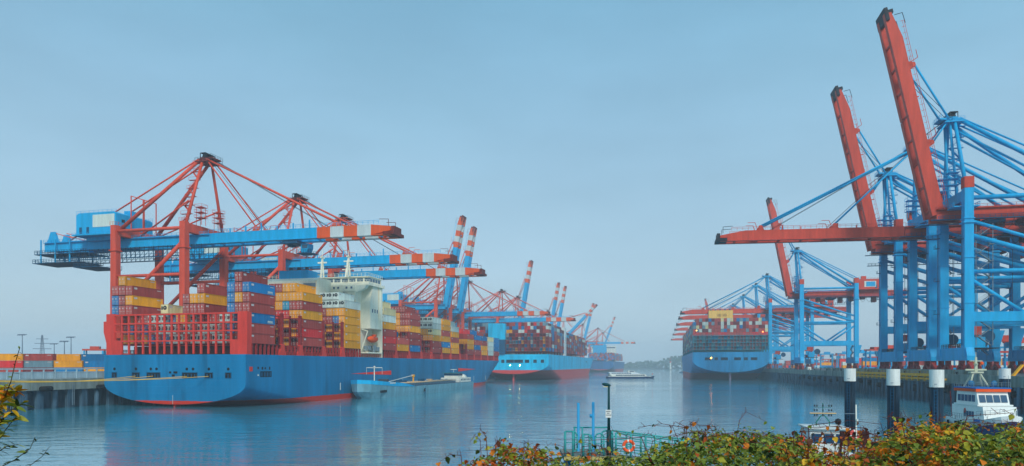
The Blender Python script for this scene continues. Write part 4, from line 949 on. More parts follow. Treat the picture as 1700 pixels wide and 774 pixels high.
def ship_four():
    a = math.radians(90 - 12.4); W = 61.0; zd = 23.2
    px, py = 151.8, 572.0                         # port corner of the transom
    cx, cy = px + .9767 * W / 2, py - .2147 * W / 2
    s = thing('container_ship', (cx, cy, 0), a, 'big blue container ship seen stern on beside the right quay', 'ship', 'container ships in the harbour')
    hm = hull_mat('hull_mid_blue', (20, 138, 190), (214, 74, 70), 5.4)
    hull('hull', s, hm, 398, W, zd, 16.5, 6.4, 100, 300, 80, 130, 14)
    fixn(MB().prism_y([(2, -2), (9, -2), (9, 7), (4, 7)], -.5, .5).build('rudder', mat('rudder_pale', (150, 130, 150), .5, .15), s))
    for (y, wd, b) in ((18, 5, 3), (11.5, 2.6, 1), (5, 5.4, 4), (-5.5, 5.2, 4), (-12, 3, 1), (-18.5, 5, 4)): mooring(s, -.262, y, 17.6, wd, 2.2, b)
    MB().ball((-.9, 15.6, 18.3), .5, 10).build('lamp', emat('stern_lamp_glow', (255, 140, 50), 16), s)
    MB().ball((.4, 27.3, 41.4), .45, 8).build('lamp', emat('lashing_lamp_glow_b', (255, 190, 80), 4), s)
    MB().ball((.4, -25.4, 39.8), .55, 8).build('lamp', emat('lashing_lamp_glow_c', (255, 120, 50), 4), s)
    zb = zd + 2.0; rows = [-W / 2 + .55 + i * 2.5 for i in range(24)]
    m = MB(); rnd = random.Random(41); pal = 'ddmdlwgbdcmw'
    for (u, n, c0) in ((3.2, 24, 0), (17.8, 24, 0)):
        for i, y in enumerate(rows):
            for t in range(9):
                k = rnd.choice('rlrrdlr') if t == 4 else rnd.choice(pal if t > 4 else 'ddmbgd')
                if t == 8 and i in (0, 23): continue
                m.box(u, u + 12.19, y + .05, y + 2.42, zb + t * 2.95, zb + t * 2.95 + 2.86, 'dmlwgbcr'.index(k))
    for b in range(2, 20):
        u = 3.2 + b * 14.6
        for i, y in enumerate(rows[-4:]):
            for t in range(8 if b % 3 else 7): m.box(u, u + 12.19, y + .05, y + 2.42, zb + t * 2.95, zb + t * 2.95 + 2.86, rnd.randrange(8))
    tag(m.build('container_stacks', [CM[k] for k in 'dmlwgbcr'], s), None, None, kind='stuff')
    LB = mat('lashing_teal', (16, 124, 140), .6, .2)
    for b in range(20):
        u = 2.0 + b * 14.6; top = zb + 2.95 * 4.1
        m = MB()
        for y in [-W / 2 + .3 + i * 2.5 for i in range(25)]: m.box(u - .4, u + .4, y - .16, y + .16, zd, top)
        for t in range(5): m.box(u - .6, u + .6, -W / 2, W / 2, zb + t * 2.95 - .2, zb + t * 2.95 + .2); rails(m, (u - .6, -W / 2, zb + t * 2.95 + .2), (u - .6, W / 2, zb + t * 2.95 + .2), 1.1, 2.5, .07)
        m.build('lashing_bridge', LB, s)
    m = MB()
    for b in range(40): m.box(4 + b * 7.2, 4.8 + b * 7.2, W / 2 - .5, W / 2 - .1, zd, zb)
    m.box(2, 290, W / 2 - .45, W / 2 - .15, zb + 2.4, zb + 2.9); m.build('side_walkway', LB, s)
    f = MB().box(34, 46, -5.2, 15.2, zb, 60.6).build('funnel', mat('funnel_sand', (222, 186, 92), .55, .1), s)
    for y in (1.8, 6.2):
        e = MB()
        for q in (-.9, 0, .9): e.box(33.9, 33.99, y - 1.4, y + 1.4, 56.4 + q - .18, 56.4 + q + .18)
        for q in (-1.4, 0, 1.4): e.box(33.88, 33.985, y + q - .15, y + q + .15, 55.3, 57.5)
        e.build('emblem', mat('emblem_brown', (140, 104, 50)), f)
    m = MB()
    for y in (-3, 1, 5, 9, 13): m.tube((40, y, 60.6), (40, y, 62), .8, 10)
    m.build('exhaust_pipe', M_darkblue, f)
    h = MB().box(120, 132, -W / 2 + 1, W / 2 - 1, zd, 52).build('accommodation_house', M_white, s)
    m = MB(); m.tube((0, -24, 17.5), (60, -32.5, 9.8), .12, 5); m.tube((0, -19, 17.4), (25, -33, 9.8), .12, 5)
ship_four()

# ------------------------------------------------------------------ smaller vessels
def boat_hull(L, W, zs, zb_, sheer, bow=.28, stern=.85, below=-1.0, nst=22, flare=.72):
    """open-top displacement hull, bow at +x; zs deck height, sheer added at bow"""
    vs = []; fs = []
    for i in range(nst + 1):
        q = i / nst; x = L * q; d = (1 - q) / bow
        k = 1 if d >= 1 else math.sqrt(max(0, 1 - (1 - d) ** 2.1)); k *= stern + (1 - stern) * min(1, q / .12)
        zt = zs + sheer * max(0, (q - .6) / .4) ** 2
        row = [(x - (.04 * L if q > .9 else 0) * (1 - (1 - q) / .1), W / 2 * k * flare ** (1 if q > 1 - bow else .3), below), (x, W / 2 * k * (flare + .15 if q > 1 - bow else .97), (zt + below) / 2 + .2), (x, W / 2 * k, zt)]
        vs += row + [(x_, -y, z) for x_, y, z in row]
    for i in range(nst):
        a = i * 6
        for k in (0, 1): fs.append((a + k, a + k + 1, a + 6 + k + 1, a + 6 + k)); fs.append((a + 3 + k, a + 6 + 3 + k, a + 6 + 4 + k, a + 4 + k))
        fs.append((a + 2, a + 5, a + 11, a + 8))
    fs.append((0, 3, 4, 1)); fs.append((1, 4, 5, 2))
    return MB()._add(vs, fs)

def tanker():
    Yb = 243.0; L = 122.0; cx, cy = -53.3 + .253 * (Yb - 251) + .2453 * L, Yb + .9694 * L
    a = math.radians(90 - 14.2) + math.pi           # bow towards the camera
    s = thing('tank_barge', (cx, cy, 0), a, 'long low teal blue tank barge lying alongside the nearest ship', 'barge')
    hm = mat('barge_teal', (112, 164, 180), .5, .22, rust=.3, rustcol=(70, 110, 120), scale=.4)
    lb = mat('barge_light_blue', (10, 176, 228), .5, .08)
    fixn(boat_hull(L, 11.6, 3.5, 0, 2.1, .1, .92, -.8, 40).build('hull', hm, s))
    band = boat_hull(L, 11.8, 3.3, 0, 2.1, .1, .92, -.8, 40)
    b = MB(); nst = 40                                 # raised bow bulwark in light blue
    pts = []
    for i in range(27, nst + 1):
        q = i / nst; d = (1 - q) / .1; k = 1 if d >= 1 else math.sqrt(max(0, 1 - (1 - d) ** 2.1)); zt = 3.5 + 2.1 * max(0, (q - .6) / .4) ** 2; pts.append((L * q, 5.9 * k, zt, 1.3 * min(1, (q - .67) / .1)))
    for s_ in (-1, 1):
        for p, q in zip(pts[:-1], pts[1:]): b._add([(p[0], s_ * p[1], p[2] - .1), (q[0], s_ * q[1], q[2] - .1), (q[0], s_ * (q[1] + .1), q[2] + q[3]), (p[0], s_ * (p[1] + .1), p[2] + p[3]), (p[0], s_ * (p[1] - .3), p[2] - .1), (q[0], s_ * max(0, q[1] - .3), q[2] - .1), (q[0], s_ * max(0, q[1] - .25), q[2] + q[3]), (p[0], s_ * (p[1] - .25), p[2] + p[3])], [(0, 1, 2, 3), (4, 7, 6, 5), (3, 2, 6, 7)])
    fixn(b.build('bow_bulwark', lb, s))
    nm = MB()
    for k in range(6): nm.box(L - 20 + k * .9, L - 19.45 + k * .9, 5.99, 6.04, 5.1, 5.65)
    nm.build('bow_name_mark', M_white, s)
    MB().box(L - 12.5, L - 7.5, 5.5, 5.86, 2.0, 2.9).build('anchor_pocket', M_dark, s)
    an = MB().beam((L - 50, 5.9, 1.2), (L - 50, 6.2, 2.4), .3, .5); an.box(L - 50.8, L - 49.2, 5.9, 6.2, 1.0, 1.4); an.build('side_fender', M_dark, s)
    MB().box(L - 52, L - 51.7, 5.72, 5.8, -.5, 3.2).build('side_seam', M_darkblue, s)
    MB().box(4, L - 24, -5.2, 5.2, 3.52, 3.7).build('deck_plate', mat('barge_deck', (40, 92, 120), .7, .2), s)
    MB().box(24, L - 30, -3.4, 3.4, 3.7, 4.5).build('tank_trunk', mat('barge_trunk', (30, 96, 130), .6, .2), s)
    tan = mat('pipe_tan', (196, 168, 130), .5, .2)
    for y in (-2.4, -1.2, 0, 1.2, 2.4, 4.2): MB().tube((26, y, 4.95), (L - 30, y, 4.95), .2, 8).build('cargo_pipe', tan, s, True)
    for k in range(10): MB().tube((28 + k * 6.6, 0, 4.5), (28 + k * 6.6, 0, 5.5), .55, 10).build('tank_hatch', M_grey, s, True)
    m = MB()
    for sd in (-1, 1): rails(m, (22, sd * 5.3, 3.6), (L - 28, sd * 5.3, 3.6), 1.05, 1.8, .05)
    m.build('railing', M_grey, s)
    for (x, hh) in ((L - 34, 1.6), (L - 40, 1.3), (62, 1.6), (52, 1.3)): MB().cbox((x, .5, 4.6 + hh / 2), (1.8, 2.4, hh)).build('pump_box', random.choice([tan, M_darkblue, M_white]), s)
    m = MB().tube((L - 52, 0, 4.5), (L - 52, 0, 7.4), .35, 8); m.cbox((L - 52, 0, 7.6), (1.1, 1.1, 1.0)); m.build('deck_crane_post', M_yellow, s); MB().tube((L - 52, 0, 7.8), (L - 27, 0, 5.6), .16, 6).build('deck_crane_jib', M_white, s)
    m = MB().tube((L - 14, 0, 4.4), (L - 14, 0, 11.4), .2, 8); m.beam((L - 14, -3.2, 11.2), (L - 14, 3.2, 11.2), .25, .25); m.ball((L - 14, 0, 11.5), .4, 8)
    for y in (-3.2, 3.2): m.tube((L - 14, y, 8.6), (L - 14, y, 11.2), .06, 5)
    m.build('foremast', M_white, s)
    m = MB().cbox((L - 22, 0, 5.9), (2.2, 3, 1.3)); m.tube((L - 22, -2, 6.2), (L - 22, 2, 6.2), .6, 10); m.build('anchor_winch', mat('winch_grey', (60, 70, 80)), s)
    w_ = MB().box(4, 22, -5.0, 5.0, 3.6, 5.9).build('after_house', M_white, s)
    for k in range(7): MB().box(5 + k * 2.3, 6.2 + k * 2.3, 5.003, 5.04, 4.5, 5.3).build('window', M_glass, w_)
    h = MB().box(14, 21, -3.6, 3.6, 5.9, 8.2).build('wheelhouse', M_white, s)
    MB().box(13.9, 21.1, -3.66, 3.66, 6.95, 8.0).build('window_band', M_glass, h); MB().box(13.4, 21.9, -4.1, 4.1, 8.22, 8.5).build('roof', mat('barge_roof_teal', (30, 130, 150)), h)
    m = MB().tube((17, 0, 8.5), (17, 0, 10.2), .1, 6); m.beam((17, -1.6, 10), (17, 1.6, 10), .2, .3); m.build('radar_mast', M_white, s)
    t = MB().tube((7, 0, 5.0), (2.5, 0, 5.0), 2.6, 16).build('stern_dome', M_white, s, True)
tanker()

def ferry():
    L = 46.0; x0, y0 = 157 * 646 / F, 646
    s = thing('passenger_boat', (x0, y0, 0), math.radians(3), 'white low river passenger boat with dark window bands, mid harbour', 'boat')
    fixn(boat_hull(L, 9, 1.5, 0, .5, .18, .9, -.5).build('hull', mat('ferry_hull_blue', (10, 52, 96), .5, .1), s))
    MB().box(.4, 42, -4.4, 4.4, 1.52, 1.9).build('sheer_stripe', M_white, s)
    d = fixn(MB().prism_y([(4.5, 1.9), (38, 1.9), (36, 3.8), (2, 3.8), (2, 3.4)], -4.1, 4.1).build('saloon', M_white, s))
    for k in range(13): MB().box(8 + k * 2.15, 9.9 + k * 2.15, -4.16, -4.11, 2.3, 3.3).build('window', M_glass, d)
    d2 = fixn(MB().prism_y([(3, 3.81), (32, 3.81), (28, 5.4), (1.5, 5.9), (1.5, 5.5)], -3.6, 3.6).build('upper_deck', mat('ferry_pale', (206, 220, 226)), s))
    for k in range(8): MB().box(4 + k * 2.4, 6 + k * 2.4, -3.66, -3.61, 4.3, 5.2).build('window', M_glass, d2)
    w_ = fixn(MB().prism_y([(20, 5.42), (27, 5.42), (26, 6.9), (20, 7.2)], -2.2, 2.2).build('wheelhouse', M_white, s)); MB().box(21.5, 25.8, -2.26, -2.21, 5.9, 6.7).build('window', M_glass, w_)
    m = MB(); rails(m, (2, -4.2, 1.9), (2, 4.2, 1.9), 1.1, 1.2); rails(m, (38, -3.4, 1.9), (44, -1, 2), 1.0, 1.4); m.tube((18, 0, 5.6), (18, 0, 8.6), .1, 6); m.build('railing', M_grey, s)
    f = MB().tube((43.6, 0, 2), (43.6, 0, 4.4), .06, 5); f.box(43.6, 44.6, -.03, .03, 3.5, 4.3); f.build('flag', M_orange, s)
ferry()

def small_far_boat():
    s = thing('work_boat', (278 * 1150 / F, 1150, 0), 0, 'tiny dark work boat on the far water left of the right hand ship', 'boat')
    fixn(boat_hull(11, 3.4, 1.2, 0, .4).build('hull', M_darkblue, s)); MB().box(3, 6, -1.1, 1.1, 1.2, 3.0).build('wheelhouse', M_grey, s)
small_far_boat()

def pilot_boat():
    """white launch at lower right, bow pointing right and towards the camera"""
    s = thing('pilot_boat', (78.8, 119.0, 0), math.radians(-97), 'white pilot launch with orange roof band, moored at the lower right', 'boat')
    s.scale = (.62, .92, .9)
    wm = mat('launch_white', (226, 232, 228), .4, .06, rust=.15, rustcol=(190, 170, 130)); bl = mat('launch_blue', (16, 104, 176), .5, .1)
    L = 24
    fixn(boat_hull(L, 7.2, 2.4, 0, 1.4, .42, .9, -.8).build('hull', mat('launch_hull_blue', (16, 60, 104), .4, .1), s))
    b = boat_hull(L - .4, 7.0, 3.5, 0, 1.3, .42, .9, 2.0); b.v = [(x, y, z) for x, y, z in b.v]; fixn(b.build('bulwark', wm, s))
    t1 = fixn(MB().prism_y([(2.5, 3.4), (18.5, 3.4), (17.6, 6.0), (2.5, 6.0)], -2.7, 2.7).build('main_cabin', wm, s))
    for k in range(4): MB().box(8.6 + k * 1.3, 9.6 + k * 1.3, -2.76, -2.71, 4.0, 5.0).build('cabin_window', M_glass, t1)
    # wheelhouse with raked windows
    z0, z1 = 6.02, 8.6
    wh = fixn(MB().prism_y([(4.2, z0), (15.4, z0), (14.2, z1), (4.6, z1)], -2.55, 2.55).build('wheelhouse', wm, s))
    for k in range(4):
        y = -2.3 + k * 1.18
        q = MB()._add([(15.42 - .47 * .35, y, z0 + .7), (15.42 - .47 * .35, y + 1.0, z0 + .7), (15.42 - .47 * 2.0 + .12, y + 1.0, z0 + 2.0), (15.42 - .47 * 2.0 + .12, y, z0 + 2.0)], [(0, 1, 2, 3)]); q.build('front_window', M_glass, wh)
    for k in range(5): MB().box(5.2 + k * 1.75, 6.6 + k * 1.75, -2.61, -2.56, z0 + .75, z0 + 1.95).build('side_window', M_glass, wh)
    MB().box(4.0, 15.8, -2.9, 2.9, z0 + .02, z0 + .3).build('eyebrow', wm, wh)
    MB().box(3.9, 14.9, -2.85, 2.85, z1, z1 + .55).build('orange_roof_band', M_orange, s); MB().box(3.8, 15.0, -2.95, 2.95, z1 + .56, z1 + .75).build('roof', bl, s)
    m = MB(); rails(m, (4, -2.8, z1 + .75), (14.8, -2.8, z1 + .75), .9, 1.2, .03); rails(m, (14.8, -2.8, z1 + .75), (14.8, 2.8, z1 + .75), .9, 1.2, .03)
    rails(m, (16, -3.2, 4.2), (22.6, -1.0, 4.9), .9, 1.1, .03); rails(m, (16, 3.2, 4.2), (22.6, 1.0, 4.9), .9, 1.1, .03); rails(m, (1, -3.3, 3.5), (12, -3.4, 3.5), .9, 1.2, .03); m.build('railing', M_grey, s)
    pale = mat('mast_pale', (190, 196, 170), .5, .1)
    m = MB()
    for y in (-1.6, 1.6): m.beam((8.4, y, z1 + .75), (7.0, y * .35, z1 + 3.3), .24, .2); m.beam((5.2, y, z1 + .75), (6.4, y * .35, z1 + 3.3), .24, .2)
    m.box(6.0, 7.4, -1.1, 1.1, z1 + 3.3, z1 + 3.6); m.beam((6.7, 0, z1 + 3.6), (6.7, 0, z1 + 6.3), .5, .5, w2=.3, h2=.3); m.cbox((6.7, 0, z1 + 3.95), (.3, 3.6, .3)); m.cbox((6.7, 0, z1 + 5.0), (1.6, .2, .15)); m.cbox((6.7, 0, z1 + 5.6), (.2, 2.2, .15)); m.tube((6.7, 0, z1 + 6.3), (6.7, 0, z1 + 7.2), .06, 6); m.build('mast', pale, s)
    MB().ball((9.8, -1.9, z1 + 1.4), .6, 10).build('radome', mat('radome_blue', (40, 110, 150)), s, True); MB().ball((9.8, 2.0, z1 + 1.4), .6, 10).build('radome', mat('radome_blue', (40, 110, 150)), s, True)
    MB().ball((6.7, 1.0, z1 + 5.15), .35, 8).build('mast_light', M_orange, s, True)
    m = MB().torus((9.2, -2.72, z0 - 1.0), .36, .1, 'y', 16, 6); m.build('lifebuoy', mat('buoy_red', (214, 60, 40)), s)
    MB().cbox((15.7, 0, 5.2), (.05, .9, .6)).build('bow_sign', mat('sign_rust', (150, 60, 60)), wh)
    for x in (5.5, 8.5): MB().tube((x, -.9, z1 + .75), (x, -.9, z1 + 3.4), .03, 5).build('antenna', M_grey, s)
    for x in (3.5, 7.5, 11.5): MB().tube((x, -3.75, 1.6), (x, -3.75, 3.0), .24, 10).build('fender', M_black, s, True)
    m = MB()
    for k in range(7): m.box(15.6 + k * .42, 15.9 + k * .42, -3.46, -3.40, 3.3, 3.75)
    m.build('bow_mark', bl, s)
    for (x, hh) in ((3, 3.6), (15, 2.2)): MB().tube((x, 2.4, z1 + .75), (x, 2.4, z1 + .75 + hh), .03, 5).build('antenna', M_grey, s)
    m = MB().tube((2.0, -2.6, 3.6), (1.2, -2.6, 8.4), .05, 6); m._add([(1.9, -2.6, 7.0), (1.3, -2.6, 8.2), (.4, -2.4, 7.4), (1.1, -2.4, 6.3)], [(0, 1, 2, 3)]); m.build('flag', mat('flag_red', (180, 60, 56)), s)
pilot_boat()

def cutter():
    s = thing('small_cutter', (28.6, 66.0, 0), math.radians(-100), 'small white cutter with green A-frame mast, half hidden behind the brambles', 'boat')
    wm = mat('cutter_white', (206, 214, 212), .5, .1, rust=.3, rustcol=(150, 110, 80)); gm = mat('mast_green', (34, 120, 110), .5, .1)
    fixn(boat_hull(12, 4.2, 2.2, 0, .9, .4, .9, -.6).build('hull', mat('cutter_blue', (30, 100, 160), .5, .12), s))
    c = fixn(MB().prism_y([(3, 2.2), (9.2, 2.2), (8.8, 4.6), (3, 4.6)], -1.7, 1.7).build('cabin', wm, s))
    w_ = MB().box(4, 7.4, -1.5, 1.5, 4.61, 6.5).build('wheelhouse', wm, s)
    for y in (-1.0, 0, 1.0): MB().box(7.41, 7.46, y - .4, y + .4, 5.3, 6.1).build('window', M_glass, w_)
    for x in (4.7, 6.0): MB().box(x - .4, x + .4, 1.51, 1.55, 5.3, 6.1).build('window', M_glass, w_)
    MB().box(3.8, 7.7, -1.7, 1.7, 6.51, 6.65).build('roof', wm, s)
    m = MB()
    for y in (-.55, .55): m.path([(5.6, y, 6.6), (5.6, y, 7.0), (5.6, y * .2, 7.6)], .05, 6)
    m.tube((5.6, 0, 7.6), (5.6, 0, 8.7), .04, 6); m.tube((5.6, -1.1, 7.7), (5.6, 1.1, 7.7), .03, 6); m.tube((5.6, -.7, 8.3), (5.6, .7, 8.3), .02, 5); m.build('a_frame_mast', gm, s)
    MB().box(5.5, 5.7, -1.1, 1.1, 7.73, 7.8).build('radar_bar', mat('radar_cream', (226, 190, 140)), s)
    m = MB()
    for y in (-.7, -.5, 0, .5, .7):
        for z in (7.5, 7.95, 8.35): m.box(5.5, 5.7, y - .03, y + .03, z, z + .16)
    m.build('signal_lights', M_dark, s)
    for y in (-1.3, 1.3): MB().tube((5.6, y * .6, 7.7), (5.6, y * .6, 9.4), .012, 4).build('antenna', M_grey, s)
    MB().ball((7.2, -2.2, 5.6), .35, 10).build('fender_ball', mat('fender_red', (226, 70, 50)), s, True)
    MB().ball((4.6, 1.95, 6.0), .4, 10).build('fender_ball', mat('fender_yellow', (236, 160, 30)), s, True)
    MB().ball((4.4, 1.6, 6.95), .3, 8).build('searchlight', M_dark, s, True)
cutter()

# ------------------------------------------------------------------ mooring dolphins
def dolphins():
    pm = mat('dolphin_dark', (22, 48, 66), .6, .3, rust=.3, rustcol=(40, 44, 44)); cm = mat('dolphin_white', (222, 226, 220), .6, .14, rust=.35, rustcol=(150, 150, 130), scale=1.6)
    labs = ['black steel dolphin pile with white cap, leftmost of the row', 'black steel dolphin pile with white cap, second from the left', 'black dolphin pile with biggest white cap, left of the white launch', 'black dolphin pile with white cap behind the white launch']
    for (px, wd, d, top, l) in ((1411, 18, 96, 612, labs[0]), (1483, 20, 87, 613, labs[1]), (1555, 21.5, 81, 614, labs[2]), (1668, 16.5, 112, 612, labs[3])):
        z = H - (top - HY) / F * d; r = wd / F * d / 2
        s = thing('mooring_dolphin', ((px - CX) / F * d, d, 0), 0, l, 'dolphin', 'mooring dolphins in the right foreground')
        ch = {18: 21, 20: 27, 21.5: 29, 16.5: 17}[wd] / F * d
        m = MB().tube((0, 0, -3), (0, 0, z - ch - .01), r * .92, 20); m.box(-.12, .12, -r * .98, -r * .86, 0, z - ch - .02); m.build('pile', pm, s, True)
        MB().tube((0, 0, z - ch), (0, 0, z), r, 24).build('cap', cm, s)
        m = MB()
        for q in (-.18, .18): m.tube((-r * .75 + q, -r * .95, 1), (-r * .75 + q, -r * .95, z - ch - .3), .035, 5)
        for k in range(int((z - ch) / .4)): m.tube((-r * .75 - .18, -r * .95, 1 + k * .4), (-r * .75 + .18, -r * .95, 1 + k * .4), .025, 4)
        m.build('ladder', M_darkblue, s)
dolphins()

# ------------------------------------------------------------------ landing stage with lamp, sign and railings
def landing():
    d = 37.7; gx = lambda px, dd=d: (px - CX) / F * dd; gz = lambda py, dd=d: H - (py - HY) / F * dd
    gm = mat('rail_turquoise', (60, 160, 160), .5, .16, rust=.35, rustcol=(120, 120, 50)); bm_ = mat('pipe_blue', (50, 150, 200), .5, .1); dk = mat('stage_deck', (120, 128, 120), .8, .2)
    z0 = gz(757)
    s = thing('landing_stage', (gx(1000), d, z0), 0, 'turquoise railed landing stage behind the brambles at lower centre', 'jetty')
    X = lambda px: gx(px) - gx(1000)
    MB().box(X(936), X(1032), -.2, 3.2, -.25, 0).build('deck', dk, s); MB().box(X(936), X(1032), -.26, -.2, -.2, -.02).build('edge_strip', mat('edge_pale_yellow', (190, 176, 110), .7, .2), s)
    for px in (948, 1020): MB().tube((X(px), 1.5, -z0 - 2), (X(px), 1.5, -.26), .3, 12).build('support_pile', bm_, s, True)
    def gate(p0, p1, y, name='rail_panel', z=1.36):
        m = MB(); a, b = X(p0), X(p1); r = .045; c = .22
        m.tube((a, y, 0), (a, y, z), r * 1.5, 8); m.tube((a, y, z), (b - c, y, z), r, 8)
        m.path([(b - c, y, z), (b - .06, y, z - .08), (b, y, z - c), (b, y, .45), (b - .06, y, .3), (b - c, y, .22), ((a + b) / 2 + .1, y, .22)], r, 8)
        m.tube(((a + b) / 2 + .1, y, 0), ((a + b) / 2 + .1, y, z), r * 1.4, 8); m.tube((a, y, z * .55), (b, y, z * .55), r * .6, 6); m.build(name, gm, s, True)
    gate(938, 958, -.1); gate(968, 983, -.1, z=1.2)
    def gate2(p0, p1, y, z=1.3):
        m = MB(); a, b = X(p0), X(p1); r = .045; c = .2
        m.path([(b, y, 0), (b, y, z - c), (b - c * .3, y, z - .06), (b - c, y, z), (a + c, y, z), (a + .06, y, z - .06), (a, y, z - c), (a, y, .45), (a + .06, y, .3), (a + c, y, .24), (b, y, .24)], r, 8); m.tube((a, y, z * .55), (b, y, z * .55), r * .6, 6); m.build('rail_panel', gm, s, True)
    gate2(988, 1002, -.1, 1.25); gate2(1000, 1019, .4, 1.35)
    m = MB()
    for px in (962, 976): m.tube((X(px), 3, 0), (X(px), 3, 1.3), .05, 8)
    m.tube((X(960), 3, 1.3), (X(1024), 3, 1.3), .045, 8); m.tube((X(960), 3, .7), (X(1024), 3, .7), .03, 6); m.build('back_rail', gm, s, True)
    # sloping gangway to the right
    x1, y1, z1 = X(1022), .6, 0; x2, y2, z2 = X(1250), 1.6, -1.0
    g = MB(); g.beam((x1, y1, -.12), (x2, y2, z2 - .12), 1.4, .2); g.build('gangway_deck', dk, s)
    for off in (-.7, .7):
        m = MB(); n = 9
        a, b = Vector((x1, y1 + off, 0)), Vector((x2, y2 + off, z2))
        for k in range(n + 1): p = a.lerp(b, k / n); m.tube(p, p + Vector((0, 0, 1.28)), .06, 8)
        for h_ in (1.28, .95, .6, .3): m.tube(a + Vector((0, 0, h_)), b + Vector((0, 0, h_)), .045 if h_ > 1 else .028, 8)
        m.build('gangway_rail', gm, s, True)
    # tall guide pipes
    for (px, top, q) in ((966, 672, 0), (992, 671, 1)):
        m = MB().tube((X(px), 2.0, -z0 - 2), (X(px), 2.0, gz(top) - z0), .08, 12)
        if q:
            for k in (.8, 2.0): m.cbox((X(px) - .14, 2.0, gz(top) - z0 - k), (.14, .14, .2))
        m.build('guide_pipe', bm_, s, True)
    # lamp post with sign
    l = thing('lamp_post', (gx(1012), d + .3, z0), 0, 'dark green street lamp post carrying a white sign on the landing stage', 'lamp')
    zt = gz(641) - z0; dm = mat('lamp_dark_green', (20, 70, 74), .5, .15)
    m = MB().tube((0, 0, 0), (0, 0, 1.4), .13, 12); m.tube((0, 0, 1.4), (0, 0, zt), .085, 12, .06); m.build('post', dm, l, True)
    m = MB(); vs = []; fs = []; n = 8; k = 10
    for i in range(n + 1):
        q = i / n; f = max(.08, math.sin(math.pi * q) ** .5)
        for j in range(k): an = 2 * math.pi * j / k; vs.append((.12 - .52 * q, .13 * f * math.cos(an), zt + .02 + .09 * q + .1 * f * math.sin(an)))
    for i in range(n):
        for j in range(k): j2 = (j + 1) % k; fs.append((i * k + j, i * k + j2, (i + 1) * k + j2, (i + 1) * k + j))
    hd = fixn(m._add(vs, fs).build('lamp_head', dm, l, True)); MB().box(-.34, -.06, -.09, .09, zt - .07, zt - .03).build('lamp_glass', mat('lamp_lens', (210, 200, 150), .2, .05), hd)
    sg = MB().box(-.2, .13, -.12, -.09, gz(694) - z0, gz(681) - z0).build('sign', mat('sign_white', (220, 226, 222), .5, .05), l)
    t = MB(); z = gz(683) - z0
    for ln, (a, b) in enumerate(((-.17, .08), (-.12, .02), (-.17, .1))):
        x = a
        while x < b: t.box(x, x + .035, -.126, -.121, z - .045, z); x += .05
        z -= .1
    t.build('sign_lettering', mat('sign_ink', (40, 60, 80)), sg)
    # lifebuoy on the rail
    o = MB().torus((0, 0, 0), .27, .085, 'y', 24, 8, segs=lambda i: 1 if i % 6 == 0 else 0).build('lifebuoy', [mat('buoy_orange', (236, 96, 54), .5, .06), M_white], None, True)
    o.location = (gx(1037) - .05, d - 1.6, gz(735)); tag(o, 'orange lifebuoy ring hung on the landing stage rail', 'lifebuoy')
    # brown board with lifebuoy further right
    b = thing('jetty_board', (gx(1396, 50), 50, gz(752, 50)), 0, 'dark brown sheet metal board beside the first dolphin pile', 'board')
    w_ = gx(1443, 50) - gx(1396, 50)
    MB().box(0, w_, 0, .12, .5, gz(716, 50) - gz(752, 50)).build('panel', mat('board_brown', (58, 34, 34), .6, .25, rust=.3), b)
    for x in (.05, w_ - .1): MB().box(x, x + .1, .13, .3, -5, gz(716, 50) - gz(752, 50)).build('post', M_dark, b)
    o = MB().torus((0, 0, 0), .3, .1, 'y', 24, 8, segs=lambda i: 1 if i % 6 == 0 else 0).build('lifebuoy', [mat('buoy_pink', (226, 92, 84)), M_white], None, True)
    o.location = (gx(1417, 50), 49.85, gz(722, 50)); tag(o, 'pale red and white lifebuoy on the dark brown board', 'lifebuoy')
    p = thing('white_pole', (gx(1423, 49), 49, gz(760, 49)), math.radians(2), 'thin white upright pole with a small box in front of the brown board', 'pole')
    MB().tube((0, 0, -4), (-.08, 0, gz(672, 49) - gz(760, 49)), .05, 8).build('pole', M_white, p, True); MB().cbox((-.06, -.1, 2.6), (.12, .12, .35)).build('box', M_white, p)
    t = MB(); t.tube((-.9, 0, gz(687, 49) - gz(760, 49)), (.3, 0, gz(687, 49) - gz(760, 49)), .02, 5); t.build('cross_arm', M_grey, p)
landing()

